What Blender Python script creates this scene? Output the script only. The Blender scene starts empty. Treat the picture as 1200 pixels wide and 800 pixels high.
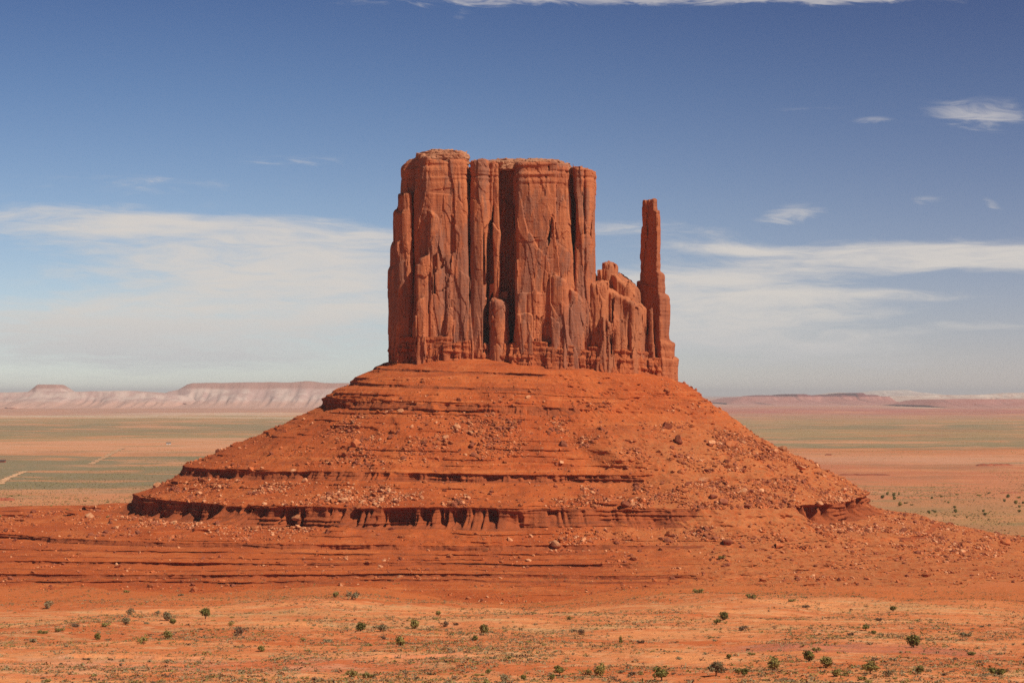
import bpy, math, random
import numpy as np

# =====================================================================
#  CAMERA, WORLD, SUN, EXPOSURE
# =====================================================================
C = bpy.context.scene.collection
scene = bpy.context.scene
random.seed(7)
R_ = np.random.RandomState(11)
rad = math.radians

EYE = 125.0                 # camera height above the plain
F = 2333.0                  # focal length in pixels of a 1200 px wide picture
cd = bpy.data.cameras.new('camera')
cam = bpy.data.objects.new('camera', cd)
C.objects.link(cam)
cd.sensor_width = 36.0
cd.lens = 70.0
cd.clip_start = 1.0
cd.clip_end = 300000.0
cam.location = (0, 0, EYE)
cam.rotation_euler = (rad(90 + 1.498), 0, 0)
scene.camera = cam

SUN_AZ = 55.0               # from -y (towards the camera) round to +x
SUN_EL = 48.0
sx = math.sin(rad(SUN_AZ)) * math.cos(rad(SUN_EL))
sy = -math.cos(rad(SUN_AZ)) * math.cos(rad(SUN_EL))
sz = math.sin(rad(SUN_EL))
ld = bpy.data.lights.new('sun', 'SUN')
ld.energy = 5.0
ld.angle = rad(0.53)
ld.color = (1.0, 0.935, 0.82)
sun = bpy.data.objects.new('sun', ld)
C.objects.link(sun)
from mathutils import Vector
sun.rotation_euler = Vector((-sx, -sy, -sz)).to_track_quat('-Z', 'Y').to_euler()

vs = scene.view_settings
vs.view_transform = 'Standard'
vs.look = 'None'
vs.exposure = 0.0
vs.gamma = 1.0
vs.use_curve_mapping = False
scene.cycles.use_denoising = False
scene.cycles.max_bounces = 4
scene.cycles.diffuse_bounces = 3
scene.cycles.volume_bounces = 0


class NT:
    """small helper for building node trees"""
    def __init__(s, tree):
        s.t = tree

    def n(s, kind, **kw):
        nd = s.t.nodes.new(kind)
        for k, v in kw.items():
            setattr(nd, k, v)
        return nd

    def link(s, a, b):
        s.t.links.new(a, b)

    def put(s, sock, v):
        if isinstance(v, bpy.types.NodeSocket):
            s.t.links.new(v, sock)
        elif isinstance(v, (tuple, list)) and len(v) == 3 and sock.type == 'RGBA':
            sock.default_value = (*v, 1)
        else:
            sock.default_value = v

    def m(s, op, a, b=0.0, c=0.0, clamp=False):
        nd = s.n('ShaderNodeMath', operation=op, use_clamp=clamp)
        s.put(nd.inputs[0], a)
        s.put(nd.inputs[1], b)
        if op in ('MULTIPLY_ADD', 'COMPARE', 'WRAP', 'SMOOTH_MIN', 'SMOOTH_MAX'):
            s.put(nd.inputs[2], c)
        return nd.outputs[0]

    def mix(s, f, a, b, mode='MIX'):
        nd = s.n('ShaderNodeMix', data_type='RGBA', blend_type=mode)
        nd.clamp_factor = True
        s.put(nd.inputs[0], f)
        s.put(nd.inputs[6], a)
        s.put(nd.inputs[7], b)
        return nd.outputs[2]

    def rng(s, v, a, b, c=0.0, d=1.0, smooth=True):
        nd = s.n('ShaderNodeMapRange', interpolation_type='SMOOTHSTEP' if smooth else 'LINEAR')
        s.put(nd.inputs[0], v)
        for i, q in enumerate((a, b, c, d)):
            s.put(nd.inputs[1 + i], q)
        return nd.outputs[0]

    def vec(s, x, y, z):
        nd = s.n('ShaderNodeCombineXYZ')
        s.put(nd.inputs[0], x)
        s.put(nd.inputs[1], y)
        s.put(nd.inputs[2], z)
        return nd.outputs[0]

    def noise(s, v, scale=1.0, detail=4.0, rough=0.55, dist=0.0, out='Fac'):
        nd = s.n('ShaderNodeTexNoise')
        s.put(nd.inputs['Vector'], v)
        nd.inputs['Scale'].default_value = scale
        nd.inputs['Detail'].default_value = detail
        nd.inputs['Roughness'].default_value = rough
        nd.inputs['Distortion'].default_value = dist
        return nd.outputs[out]

    def ramp(s, v, stops):
        nd = s.n('ShaderNodeValToRGB')
        s.put(nd.inputs[0], v)
        e = nd.color_ramp.elements
        while len(e) < len(stops):
            e.new(0.5)
        for i, (p, c) in enumerate(stops):
            e[i].position = p
            e[i].color = (*c, 1)
        return nd.outputs[0]


# ---- world: Nishita sky with cirrus placed by azimuth and elevation ----
world = bpy.data.worlds.new('World')
scene.world = world
world.use_nodes = True
wt = NT(world.node_tree)
for nd in list(world.node_tree.nodes):
    world.node_tree.nodes.remove(nd)
wout = wt.n('ShaderNodeOutputWorld')
bg = wt.n('ShaderNodeBackground')
bg.inputs['Strength'].default_value = 0.05
wt.link(bg.outputs[0], wout.inputs[0])
sky = wt.n('ShaderNodeTexSky', sky_type='NISHITA')
sky.sun_disc = False
sky.sun_elevation = rad(SUN_EL)
sky.sun_rotation = math.atan2(sx, sy)      # clockwise from +y
sky.altitude = 1700
sky.air_density = 1.0
sky.dust_density = 0.3
sky.ozone_density = 2.0
tc = wt.n('ShaderNodeTexCoord')
sep = wt.n('ShaderNodeSeparateXYZ')
wt.link(tc.outputs['Generated'], sep.inputs[0])
DEG = 180 / math.pi
az = wt.m('MULTIPLY', wt.m('ARCTAN2', sep.outputs[0], sep.outputs[1]), DEG)
el = wt.m('MULTIPLY', wt.m('ARCSINE', sep.outputs[2]), DEG)
# clear-sky tint by elevation: dusty near the horizon, deeper blue higher up
tint = wt.ramp(wt.rng(el, 0.0, 12.0, smooth=False), [
    (0.0, (0.84, 0.85, 0.95)), (0.22, (0.80, 0.80, 0.89)), (0.45, (0.68, 0.70, 0.80)),
    (0.72, (0.50, 0.56, 0.70)), (0.95, (0.38, 0.44, 0.61)), (1.0, (0.11, 0.13, 0.18))])
clear = wt.mix(1.0, wt.mix(1.0, sky.outputs[0], tint, 'MULTIPLY'), (2.0, 2.0, 2.0), 'MULTIPLY')
# slightly duskier towards the east
clear = wt.mix(wt.rng(az, -12.0, 18.0, 0.0, 1.0), clear, wt.mix(1.0, clear, (0.84, 0.74, 0.78), 'MULTIPLY'))
warp = wt.noise(wt.vec(wt.m('MULTIPLY', az, 0.11), wt.m('MULTIPLY', el, 0.6), 3.1), 1.0, 3.0)
elw = wt.m('ADD', el, wt.m('MULTIPLY', wt.m('SUBTRACT', warp, 0.5), 1.3))
tiltel = wt.m('SUBTRACT', elw, wt.m('MULTIPLY', az, 0.06))
n1 = wt.noise(wt.vec(wt.m('MULTIPLY', az, 0.16), wt.m('MULTIPLY', tiltel, 1.5), 0.0), 1.0, 8.0, 0.62, 0.3)
n2 = wt.noise(wt.vec(wt.m('MULTIPLY', az, 0.7), wt.m('MULTIPLY', wt.m('ADD', elw, wt.m('MULTIPLY', az, 0.05)), 4.5), 7.0), 1.0, 6.0, 0.65, 0.6)
streak = wt.m('ADD', wt.m('MULTIPLY', n1, 0.66), wt.m('MULTIPLY', n2, 0.40))


def cloud(px, py, w, h, amp, slope=0.0, elw=None):
    elw = elw if elw is not None else globals()['elw']
    a0, e0 = (px - 600) / F * DEG, (461 - py) / F * DEG
    wa, we = w / F * DEG, h / F * DEG
    da = wt.m('SUBTRACT', az, a0)
    de = wt.m('SUBTRACT', wt.m('SUBTRACT', elw, e0), wt.m('MULTIPLY', da, slope))
    q = wt.m('ADD', wt.m('POWER', wt.m('DIVIDE', da, wa), 2.0), wt.m('POWER', wt.m('DIVIDE', de, we), 2.0))
    return wt.m('MULTIPLY', wt.m('EXPONENT', wt.m('MULTIPLY', q, -1.0)), amp)


CL = [(300, 300, 250, 40, 0.9, -0.05), (90, 268, 230, 20, 0.6, -0.02), (330, 360, 260, 44, .85, 0), (60, 385, 250, 36, .8, 0),
      (420, 268, 130, 18, 0.5, -0.04), (180, 425, 360, 26, .6, 0), (200, 225, 260, 16, .28, 0.02),
      (840, 330, 190, 27, 0.95, 0.10), (1090, 297, 170, 20, 1.0, -0.02), (1210, 305, 130, 18, .8, -0.04),
      (930, 357, 220, 14, 0.75, 0.02), (900, 399, 190, 16, 1.0, -0.01), (760, 350, 100, 40, .55, 0), (1150, 390, 70, 6, .5, 0),
      (740, 275, 120, 13, .6, 0.0), (870, 290, 80, 6, .6, 0.03), (1000, 425, 260, 18, .5, 0), (860, 378, 240, 10, .6, 0.03)]
m = None
for c in CL:
    q = cloud(*c)
    m = q if m is None else wt.m('ADD', m, q)
mc = wt.m('MINIMUM', m, 1.0)
big = wt.rng(wt.m('ADD', wt.m('MULTIPLY', streak, 1.25), wt.m('MULTIPLY', wt.m('SUBTRACT', mc, 0.62), 0.62)), 0.46, 1.02)
big = wt.m('MULTIPLY', big, wt.rng(mc, 0.02, 0.4))
WS = [(924, 254, 32, 11, 1.2, 0.12), (1140, 143, 56, 17, 1.1, -0.06), (1020, 146, 20, 4, .8, 0.0), (1075, 239, 22, 5, .7, .05), (1150, 243, 13, 6, .7, -.5),
      (760, 3, 330, 8, 1.2, -0.006), (1010, 6, 110, 9, 1.0, -0.03), (350, 190, 70, 8, .5, 0), (540, 20, 12, 10, .4, 0.5), (930, 133, 60, 4, .4, 0.02), (160, 215, 170, 9, .35, 0)]
m2 = None
elm = wt.m('ADD', el, wt.m('MULTIPLY', wt.m('SUBTRACT', n2, 0.5), 0.35))
for c in WS:
    q = cloud(*c, elw=elm)
    m2 = q if m2 is None else wt.m('ADD', m2, q)
wisp = wt.m('MULTIPLY', wt.rng(wt.m('ADD', m2, wt.m('MULTIPLY', wt.m('SUBTRACT', n2, 0.5), 2.6)), 0.15, 1.5), wt.rng(m2, 0.05, 0.5))
cm = wt.m('ADD', wt.m('MULTIPLY', big, 0.95), wt.m('MULTIPLY', wisp, 0.62), clamp=True)
ccol = wt.ramp(wt.rng(el, 0.0, 8.0, smooth=False), [(0.0, (9.6, 9.9, 10.6)), (0.3, (13.4, 12.6, 11.7)), (1.0, (13.4, 12.5, 11.9))])
final = wt.mix(cm, clear, ccol)
wt.link(final, bg.inputs['Color'])


# =====================================================================
#  HELPERS
# =====================================================================
def smooth(a, b, x):
    t = np.clip((x - a) / (b - a + 1e-12), 0, 1)
    return t * t * (3 - 2 * t)


TB = R_.rand(64, 64, 64).astype(np.float32)
TJ = R_.rand(4, 32, 32, 32).astype(np.float32)


def vnoise(x, y, z):
    """value noise in 0..1"""
    xi, yi, zi = np.floor(x), np.floor(y), np.floor(z)
    fx, fy, fz = x - xi, y - yi, z - zi
    fx, fy, fz = fx * fx * (3 - 2 * fx), fy * fy * (3 - 2 * fy), fz * fz * (3 - 2 * fz)
    a, b, c = xi.astype(np.int64) & 63, yi.astype(np.int64) & 63, zi.astype(np.int64) & 63
    a1, b1, c1 = (a + 1) & 63, (b + 1) & 63, (c + 1) & 63
    l = lambda p, q, t: p + (q - p) * t
    return l(l(l(TB[a, b, c], TB[a1, b, c], fx), l(TB[a, b1, c], TB[a1, b1, c], fx), fy),
             l(l(TB[a, b, c1], TB[a1, b, c1], fx), l(TB[a, b1, c1], TB[a1, b1, c1], fx), fy), fz)


def fbm(x, y, z, oct=4, rough=0.5):
    s, a, t = 0, 1.0, 0
    for i in range(oct):
        s = s + a * (vnoise(x + 17.3 * i, y + 5.1 * i, z + 9.7 * i) - 0.5)
        t += a
        a *= rough
        x, y, z = x * 2.03, y * 2.03, z * 2.03
    return s / t * 2


def voronoi(x, y, z):
    """nearest cell: three hashes, vector to the seed, distance to the border"""
    xi, yi, zi = np.floor(x).astype(np.int64), np.floor(y).astype(np.int64), np.floor(z).astype(np.int64)
    f1 = np.full(x.shape, 1e9, np.float32)
    f2 = f1.copy()
    hx = np.zeros_like(f1)
    hy, hz, vx, vy, vz = hx.copy(), hx.copy(), hx.copy(), hx.copy(), hx.copy()
    for i in (-1, 0, 1):
        for j in (-1, 0, 1):
            for k in (-1, 0, 1):
                a, b, c = (xi + i) & 31, (yi + j) & 31, (zi + k) & 31
                dx = xi + i + TJ[0, a, b, c] - x
                dy = yi + j + TJ[1, a, b, c] - y
                dz = zi + k + TJ[2, a, b, c] - z
                d = (dx * dx + dy * dy + dz * dz).astype(np.float32)
                near = d < f1
                f2 = np.where(near, f1, np.minimum(f2, d))
                f1 = np.where(near, d, f1)
                hx = np.where(near, TJ[3, a, b, c], hx)
                hy = np.where(near, TJ[3, b, c, a], hy)
                hz = np.where(near, TJ[3, c, a, b], hz)
                vx, vy, vz = np.where(near, dx, vx), np.where(near, dy, vy), np.where(near, dz, vz)
    return hx, hy, hz, vx, vy, vz, np.sqrt(f2) - np.sqrt(f1)


def mesh_from(name, verts, quads, mat=None, parent=None, smooth_shade=True, tris=None):
    verts = np.asarray(verts, np.float32)
    me = bpy.data.meshes.new(name)
    me.vertices.add(len(verts))
    me.vertices.foreach_set('co', verts.ravel())
    nq = 0 if quads is None else len(quads)
    nt = 0 if tris is None else len(tris)
    idx = []
    if nq:
        idx.append(np.asarray(quads, np.int32).ravel())
    if nt:
        idx.append(np.asarray(tris, np.int32).ravel())
    idx = np.concatenate(idx)
    me.loops.add(len(idx))
    me.loops.foreach_set('vertex_index', idx)
    me.polygons.add(nq + nt)
    st = np.concatenate([np.arange(nq) * 4, nq * 4 + np.arange(nt) * 3]).astype(np.int32)
    me.polygons.foreach_set('loop_start', st)
    me.polygons.foreach_set('loop_total', np.concatenate([np.full(nq, 4), np.full(nt, 3)]).astype(np.int32))
    me.polygons.foreach_set('use_smooth', np.full(nq + nt, smooth_shade))
    me.update(calc_edges=True)
    me.validate()
    o = bpy.data.objects.new(name, me)
    C.objects.link(o)
    if mat:
        me.materials.append(mat)
    if parent:
        o.parent = parent
    return o


def empty(name, loc, label, cat, group=None, rz=0.0):
    o = bpy.data.objects.new(name, None)
    o.empty_display_size = 1.0
    C.objects.link(o)
    o.location = loc
    o.rotation_euler = (0, 0, rz)
    o['label'] = label
    o['category'] = cat
    if group:
        o['group'] = group
    return o


def tag(o, label, cat, group=None, kind=None):
    o['label'] = label
    if cat:
        o['category'] = cat
    if group:
        o['group'] = group
    if kind:
        o['kind'] = kind
    return o


def struct(o, kind='structure', label=None):
    o['kind'] = kind
    if label:
        o['label'] = label
    return o


def grid_quads(nr, nc, wrap=False):
    r = np.arange(nr - 1)[:, None]
    c = np.arange(nc if wrap else nc - 1)[None, :]
    c1 = (c + 1) % nc
    return np.stack([r * nc + c, r * nc + c1, (r + 1) * nc + c1, (r + 1) * nc + c], -1).reshape(-1, 4)


# =====================================================================
#  MATERIALS
# =====================================================================
def new_mat(name, rough=0.95):
    mt = bpy.data.materials.new(name)
    mt.use_nodes = True
    t = NT(mt.node_tree)
    b = mt.node_tree.nodes['Principled BSDF']
    b.inputs['Roughness'].default_value = rough
    b.inputs['Specular IOR Level'].default_value = 0.12
    g = t.n('ShaderNodeNewGeometry')
    return mt, t, b, g.outputs['Position'], g


def bump(t, b, h, strength=0.6, dist=0.5, prev=None):
    nd = t.n('ShaderNodeBump')
    nd.inputs['Strength'].default_value = strength
    nd.inputs['Distance'].default_value = dist
    t.put(nd.inputs['Height'], h)
    if prev is not None:
        t.link(prev, nd.inputs['Normal'])
    t.link(nd.outputs[0], b.inputs['Normal'])
    return nd.outputs[0]


def scaled(t, pos, sc):
    nd = t.n('ShaderNodeMapping')
    t.link(pos, nd.inputs[0])
    nd.inputs['Scale'].default_value = sc
    return nd.outputs[0]


def cliff_material(name, fresh, base, varnish, bedding=0.15, varn=0.6):
    mt, t, b, pos, g = new_mat(name)
    s = t.n('ShaderNodeSeparateXYZ')
    t.link(pos, s.inputs[0])
    blot = t.noise(pos, 0.045, 5, 0.6)
    col = t.mix(t.rng(blot, 0.35, 0.65), base, fresh)
    # desert varnish: dark streaks running down the joints
    st = t.noise(scaled(t, pos, (0.22, 0.22, 0.02)), 1.0, 4, 0.55, 0.6)
    zone = t.noise(scaled(t, pos, (0.075, 0.075, 0.022)), 1.0, 4, 0.6)
    vf = t.m('MAXIMUM', t.m('MULTIPLY', t.rng(st, 0.44, 0.62), t.rng(zone, 0.36, 0.58)), t.m('MULTIPLY', t.rng(zone, 0.50, 0.57), t.rng(st, 0.30, 0.50, 0.45, 0.9)))
    col = t.mix(t.m('MULTIPLY', vf, varn), col, varnish)
    # bedding
    wz = t.m('ADD', s.outputs[2], t.m('MULTIPLY', t.noise(pos, 0.02, 3), 6.0))
    bd = t.noise(t.vec(t.m('MULTIPLY', s.outputs[0], 0.01), t.m('MULTIPLY', s.outputs[1], 0.01), t.m('MULTIPLY', wz, 0.55)), 1.0, 4, 0.7)
    col = t.mix(t.m('MULTIPLY', t.rng(bd, 0.5, 0.72), bedding * 2), col, varnish)
    gr = t.noise(pos, 0.8, 4, 0.65)
    col = t.mix(t.rng(gr, 0.3, 0.75, 0.0, 0.35), col, fresh)
    t.put(b.inputs['Base Color'], col)
    nv = t.noise(scaled(t, pos, (0.4, 0.4, 0.06)), 1.0, 6, 0.6)
    nb = bump(t, b, nv, 0.55, 1.6)
    nb = bump(t, b, bd, 0.35 + bedding, 0.8, nb)
    bump(t, b, t.noise(pos, 1.6, 5, 0.65), 0.55, 0.5, nb)
    return mt


M_cliff = cliff_material('red_sandstone', (0.52, 0.168, 0.068), (0.40, 0.116, 0.050), (0.22, 0.102, 0.073), 0.12, 0.8)
M_spire = cliff_material('spire_sandstone', (0.45, 0.14, 0.058), (0.34, 0.098, 0.042), (0.20, 0.08, 0.055), 0.14, 0.5)
M_shoulder = cliff_material('fresh_sandstone', (0.49, 0.165, 0.068), (0.39, 0.118, 0.05), (0.22, 0.10, 0.065), 0.1, 0.45)
M_band = cliff_material('bedded_sandstone', (0.48, 0.13, 0.045), (0.40, 0.10, 0.035), (0.17, 0.055, 0.032), 0.4, 0.35)
M_cap = cliff_material('caprock_rubble', (0.50, 0.24, 0.13), (0.38, 0.13, 0.06), (0.22, 0.09, 0.06), 0.35, 0.2)
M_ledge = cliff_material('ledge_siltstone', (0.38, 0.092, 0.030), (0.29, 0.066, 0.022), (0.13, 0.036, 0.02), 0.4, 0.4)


def slope_material():
    mt, t, b, pos, g = new_mat('red_talus')
    s = t.n('ShaderNodeSeparateXYZ')
    t.link(pos, s.inputs[0])
    X, Y, Z = s.outputs
    big = t.noise(pos, 0.02, 5, 0.6)
    col = t.mix(t.rng(big, 0.35, 0.65), (0.47, 0.105, 0.027), (0.40, 0.080, 0.021))
    # thin strata
    wz = t.m('ADD', Z, t.m('MULTIPLY', t.noise(pos, 0.015, 3), 5.0))
    bd = t.noise(t.vec(t.m('MULTIPLY', X, 0.006), t.m('MULTIPLY', Y, 0.006), t.m('MULTIPLY', wz, 0.42)), 1.0, 5, 0.7)
    patch = t.rng(t.noise(pos, 0.018, 3), 0.42, 0.6)
    col = t.mix(t.m('MULTIPLY', t.rng(bd, 0.52, 0.66), t.m('MULTIPLY', patch, 0.55)), col, (0.27, 0.06, 0.025))
    col = t.mix(t.m('MULTIPLY', t.rng(bd, 0.46, 0.36), 0.45), col, (0.60, 0.18, 0.055))
    mott = t.noise(pos, 0.075, 5, 0.7)
    col = t.mix(t.rng(mott, 0.50, 0.66, 0.0, 0.6), col, (0.30, 0.066, 0.022))
    col = t.mix(t.rng(mott, 0.46, 0.34, 0.0, 0.4), col, (0.55, 0.17, 0.055))
    scr = t.noise(pos, 0.5, 3, 0.6)
    col = t.mix(t.rng(scr, 0.60, 0.68, 0.0, 0.5), col, (0.24, 0.085, 0.035))
    # grey-tan debris apron on the south-east side, with sparse scrub
    fan = t.m('MULTIPLY', t.rng(t.m('ADD', X, t.m('MULTIPLY', t.m('SUBTRACT', t.noise(pos, 0.022, 4), 0.5), 150.0)), 40.0, 115.0),
              t.rng(Z, EYE + 0.0, EYE - 40.0))
    deb = t.noise(pos, 0.22, 5, 0.7)
    col = t.mix(t.m('MULTIPLY', fan, t.rng(deb, 0.36, 0.62, 0.15, 0.8)), col, (0.47, 0.165, 0.06))
    sp = t.noise(pos, 0.7, 3, 0.6)
    col = t.mix(t.m('MULTIPLY', fan, t.rng(sp, 0.60, 0.70, 0.0, 0.6)), col, (0.20, 0.13, 0.06))
    # small stones as colour grain
    v = t.n('ShaderNodeTexVoronoi')
    t.link(pos, v.inputs['Vector'])
    v.inputs['Scale'].default_value = 0.9
    sc_ = t.n('ShaderNodeSeparateColor')
    t.link(v.outputs['Color'], sc_.inputs[0])
    stone = t.m('MULTIPLY', t.rng(sc_.outputs[0], 0.80, 0.9), t.rng(v.outputs['Distance'], 0.42, 0.3))
    col = t.mix(t.m('MULTIPLY', stone, 0.6), col, t.mix(sc_.outputs[1], (0.30, 0.075, 0.03), (0.60, 0.29, 0.16)))
    t.put(b.inputs['Base Color'], col)
    nb = bump(t, b, t.noise(pos, 0.35, 6, 0.65), 0.6, 1.2)
    nb = bump(t, b, bd, 0.4, 0.9, nb)
    bump(t, b, t.m('ADD', t.noise(pos, 1.7, 4, 0.7), t.m('MULTIPLY', stone, 0.6)), 0.7, 0.5, nb)
    return mt


M_slope = slope_material()


def ground_material():
    mt, t, b, pos, g = new_mat('desert_soil')
    s = t.n('ShaderNodeSeparateXYZ')
    t.link(pos, s.inputs[0])
    X, Y, Z = s.outputs
    D = t.m('SQRT', t.m('ADD', t.m('MULTIPLY', X, X), t.m('MULTIPLY', Y, Y)))
    # ---------- near flat ----------
    b1 = t.noise(scaled(t, pos, (0.5, 1.0, 1.0)), 0.010, 5, 0.6)
    b2 = t.noise(scaled(t, pos, (0.5, 1.0, 1.0)), 0.028, 5, 0.6, 0.5)
    b3 = t.noise(pos, 0.11, 5, 0.65)
    near = t.mix(t.rng(b2, 0.40, 0.60), (0.76, 0.285, 0.108), (0.64, 0.185, 0.062))
    near = t.mix(t.m('MULTIPLY', t.rng(b1, 0.51, 0.60), 0.8), near, (0.54, 0.12, 0.034))
    near = t.mix(t.m('MULTIPLY', t.rng(b1, 0.44, 0.33), t.rng(b3, 0.38, 0.60, 0.1, 0.75)), near, (0.46, 0.26, 0.11))
    near = t.mix(t.rng(b3, 0.50, 0.66, 0.0, 0.6), near, (0.74, 0.38, 0.19))
    near = t.mix(t.m('MULTIPLY', t.rng(t.noise(scaled(t, pos, (0.6, 1, 1)), 0.05, 5, 0.65), 0.52, 0.62), 0.55), near, (0.58, 0.17, 0.065))
    near = t.mix(t.m('MULTIPLY', t.rng(t.noise(scaled(t, pos, (0.6, 1, 1)), 0.037, 5, 0.7, 0.4), 0.53, 0.64), 0.5), near, (0.56, 0.36, 0.17))
    near = t.mix(t.rng(t.noise(pos, 0.33, 4, 0.7), 0.52, 0.66, 0.0, 0.5), near, (0.48, 0.16, 0.06))
    # pink shale outcrop with a crest
    bw = t.m('ADD', D, t.m('MULTIPLY', t.m('SUBTRACT', b2, 0.5), 90.0))
    west = t.rng(t.m('ADD', X, t.m('MULTIPLY', t.m('SUBTRACT', b1, 0.5), 120.0)), 10.0, -40.0)
    band = t.m('MULTIPLY', t.m('MULTIPLY', t.rng(bw, 455.0, 490.0), t.rng(bw, 548.0, 530.0)), west)
    near = t.mix(t.m('MULTIPLY', t.m('MULTIPLY', band, t.rng(b3, 0.35, 0.65, 0.2, 1.0)), 0.55), near, t.mix(t.rng(b3, 0.35, 0.6), (0.54, 0.15, 0.075), (0.62, 0.24, 0.14)))
    east = t.m('MULTIPLY', t.rng(bw, 560.0, 572.0), t.rng(bw, 612.0, 592.0))
    east = t.m('MULTIPLY', east, t.m('MULTIPLY', t.rng(X, 50.0, 75.0), t.rng(X, 140.0, 120.0)))
    near = t.mix(t.m('MULTIPLY', t.m('MULTIPLY', east, t.rng(b3, 0.35, 0.6, 0.25, 1.0)), 0.75), near, (0.42, 0.13, 0.085))
    # dried grass and twigs
    gd = t.noise(pos, 0.9, 4, 0.7)
    gz = t.noise(pos, 0.05, 4, 0.6)
    near = t.mix(t.m('MULTIPLY', t.rng(gd, 0.56, 0.66), t.rng(gz, 0.38, 0.60, 0.12, 0.7)), near, (0.25, 0.165, 0.075))
    # red soil at the foot of the butte
    near = t.mix(t.m('MULTIPLY', t.rng(t.m('ADD', D, t.m('MULTIPLY', t.m('SUBTRACT', b1, 0.5), 220.0)), 930.0, 1040.0), 0.85), near, (0.50, 0.125, 0.034))
    # ---------- far plain ----------
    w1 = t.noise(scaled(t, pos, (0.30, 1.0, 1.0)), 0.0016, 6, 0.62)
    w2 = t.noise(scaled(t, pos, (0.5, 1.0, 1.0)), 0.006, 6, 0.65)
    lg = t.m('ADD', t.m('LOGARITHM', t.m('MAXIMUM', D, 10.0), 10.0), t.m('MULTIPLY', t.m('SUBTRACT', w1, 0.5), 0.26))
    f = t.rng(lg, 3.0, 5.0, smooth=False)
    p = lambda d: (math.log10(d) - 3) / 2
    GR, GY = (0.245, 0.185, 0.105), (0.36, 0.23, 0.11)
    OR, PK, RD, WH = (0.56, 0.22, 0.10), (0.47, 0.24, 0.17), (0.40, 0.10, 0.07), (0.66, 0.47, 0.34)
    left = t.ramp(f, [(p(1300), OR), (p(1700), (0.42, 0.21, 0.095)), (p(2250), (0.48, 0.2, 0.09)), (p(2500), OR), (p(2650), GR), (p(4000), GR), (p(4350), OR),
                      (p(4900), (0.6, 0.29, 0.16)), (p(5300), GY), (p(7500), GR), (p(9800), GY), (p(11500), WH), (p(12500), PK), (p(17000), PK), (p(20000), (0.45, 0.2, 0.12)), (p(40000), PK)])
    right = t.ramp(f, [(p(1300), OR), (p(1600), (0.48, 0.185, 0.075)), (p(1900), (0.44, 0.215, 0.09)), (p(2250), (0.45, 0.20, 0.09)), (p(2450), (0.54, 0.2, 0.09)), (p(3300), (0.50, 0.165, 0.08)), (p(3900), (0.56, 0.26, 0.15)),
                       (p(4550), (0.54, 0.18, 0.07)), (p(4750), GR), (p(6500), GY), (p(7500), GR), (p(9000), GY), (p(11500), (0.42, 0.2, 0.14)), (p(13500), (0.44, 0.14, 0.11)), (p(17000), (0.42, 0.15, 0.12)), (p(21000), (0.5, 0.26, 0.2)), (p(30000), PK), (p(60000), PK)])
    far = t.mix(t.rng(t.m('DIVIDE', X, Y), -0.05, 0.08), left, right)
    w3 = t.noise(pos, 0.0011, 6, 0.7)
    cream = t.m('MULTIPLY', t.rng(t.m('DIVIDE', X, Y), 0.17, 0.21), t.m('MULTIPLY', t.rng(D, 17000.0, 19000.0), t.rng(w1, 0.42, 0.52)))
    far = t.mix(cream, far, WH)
    far = t.mix(t.m('MULTIPLY', t.rng(w2, 0.51, 0.62), 0.8), far, (0.58, 0.24, 0.11))
    far = t.mix(t.m('MULTIPLY', t.rng(w2, 0.46, 0.36), 0.55), far, (0.25, 0.19, 0.09))
    far = t.mix(t.m('MULTIPLY', t.rng(w3, 0.53, 0.62), 0.7), far, (0.60, 0.27, 0.14))
    far = t.mix(t.m('MULTIPLY', t.rng(w3, 0.45, 0.37), 0.4), far, (0.30, 0.15, 0.08))
    dots = t.noise(pos, 0.09, 5, 0.75)
    far = t.mix(t.rng(dots, 0.55, 0.66, 0.0, 0.5), far, (0.15, 0.115, 0.06))
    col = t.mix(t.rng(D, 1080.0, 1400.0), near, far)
    t.put(b.inputs['Base Color'], col)
    nb = bump(t, b, t.noise(pos, 0.25, 6, 0.65), 0.6, 1.2)
    bump(t, b, t.noise(pos, 1.5, 4, 0.7), 0.6, 0.5, nb)
    return mt


M_ground = ground_material()


def simple_mat(name, c1, c2, scale=1.0, bscale=2.0, bstr=0.4, bdist=0.2, rough=0.9):
    mt, t, b, pos, g = new_mat(name, rough)
    oi = t.n('ShaderNodeObjectInfo')
    f = t.noise(pos, scale, 4, 0.65)
    col = t.mix(t.rng(f, 0.35, 0.65), c1, c2)
    v = t.rng(oi.outputs['Random'], 0.0, 1.0, 0.75, 1.2, smooth=False)
    col = t.mix(1.0, col, t.vec(v, v, v), 'MULTIPLY')
    t.put(b.inputs['Base Color'], col)
    bump(t, b, t.noise(pos, bscale, 4, 0.6), bstr, bdist)
    return mt


M_rock = simple_mat('boulder_sandstone', (0.44, 0.105, 0.032), (0.52, 0.17, 0.065), 0.5, 1.4, 0.6, 0.4)
M_rock_pale = simple_mat('pale_boulder_sandstone', (0.50, 0.175, 0.07), (0.60, 0.29, 0.15), 0.5, 1.4, 0.6, 0.4)
M_rock_dark = simple_mat('dark_boulder_sandstone', (0.25, 0.065, 0.03), (0.33, 0.10, 0.05), 0.5, 1.4, 0.6, 0.4)


# =====================================================================
#  VOXEL ROCK: union of leaning prisms, jointed and spalled, then meshed
# =====================================================================
U = 0.6215                       # metres per unit of the sketch grid
YB = 1450.0                      # distance of the butte's middle


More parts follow.
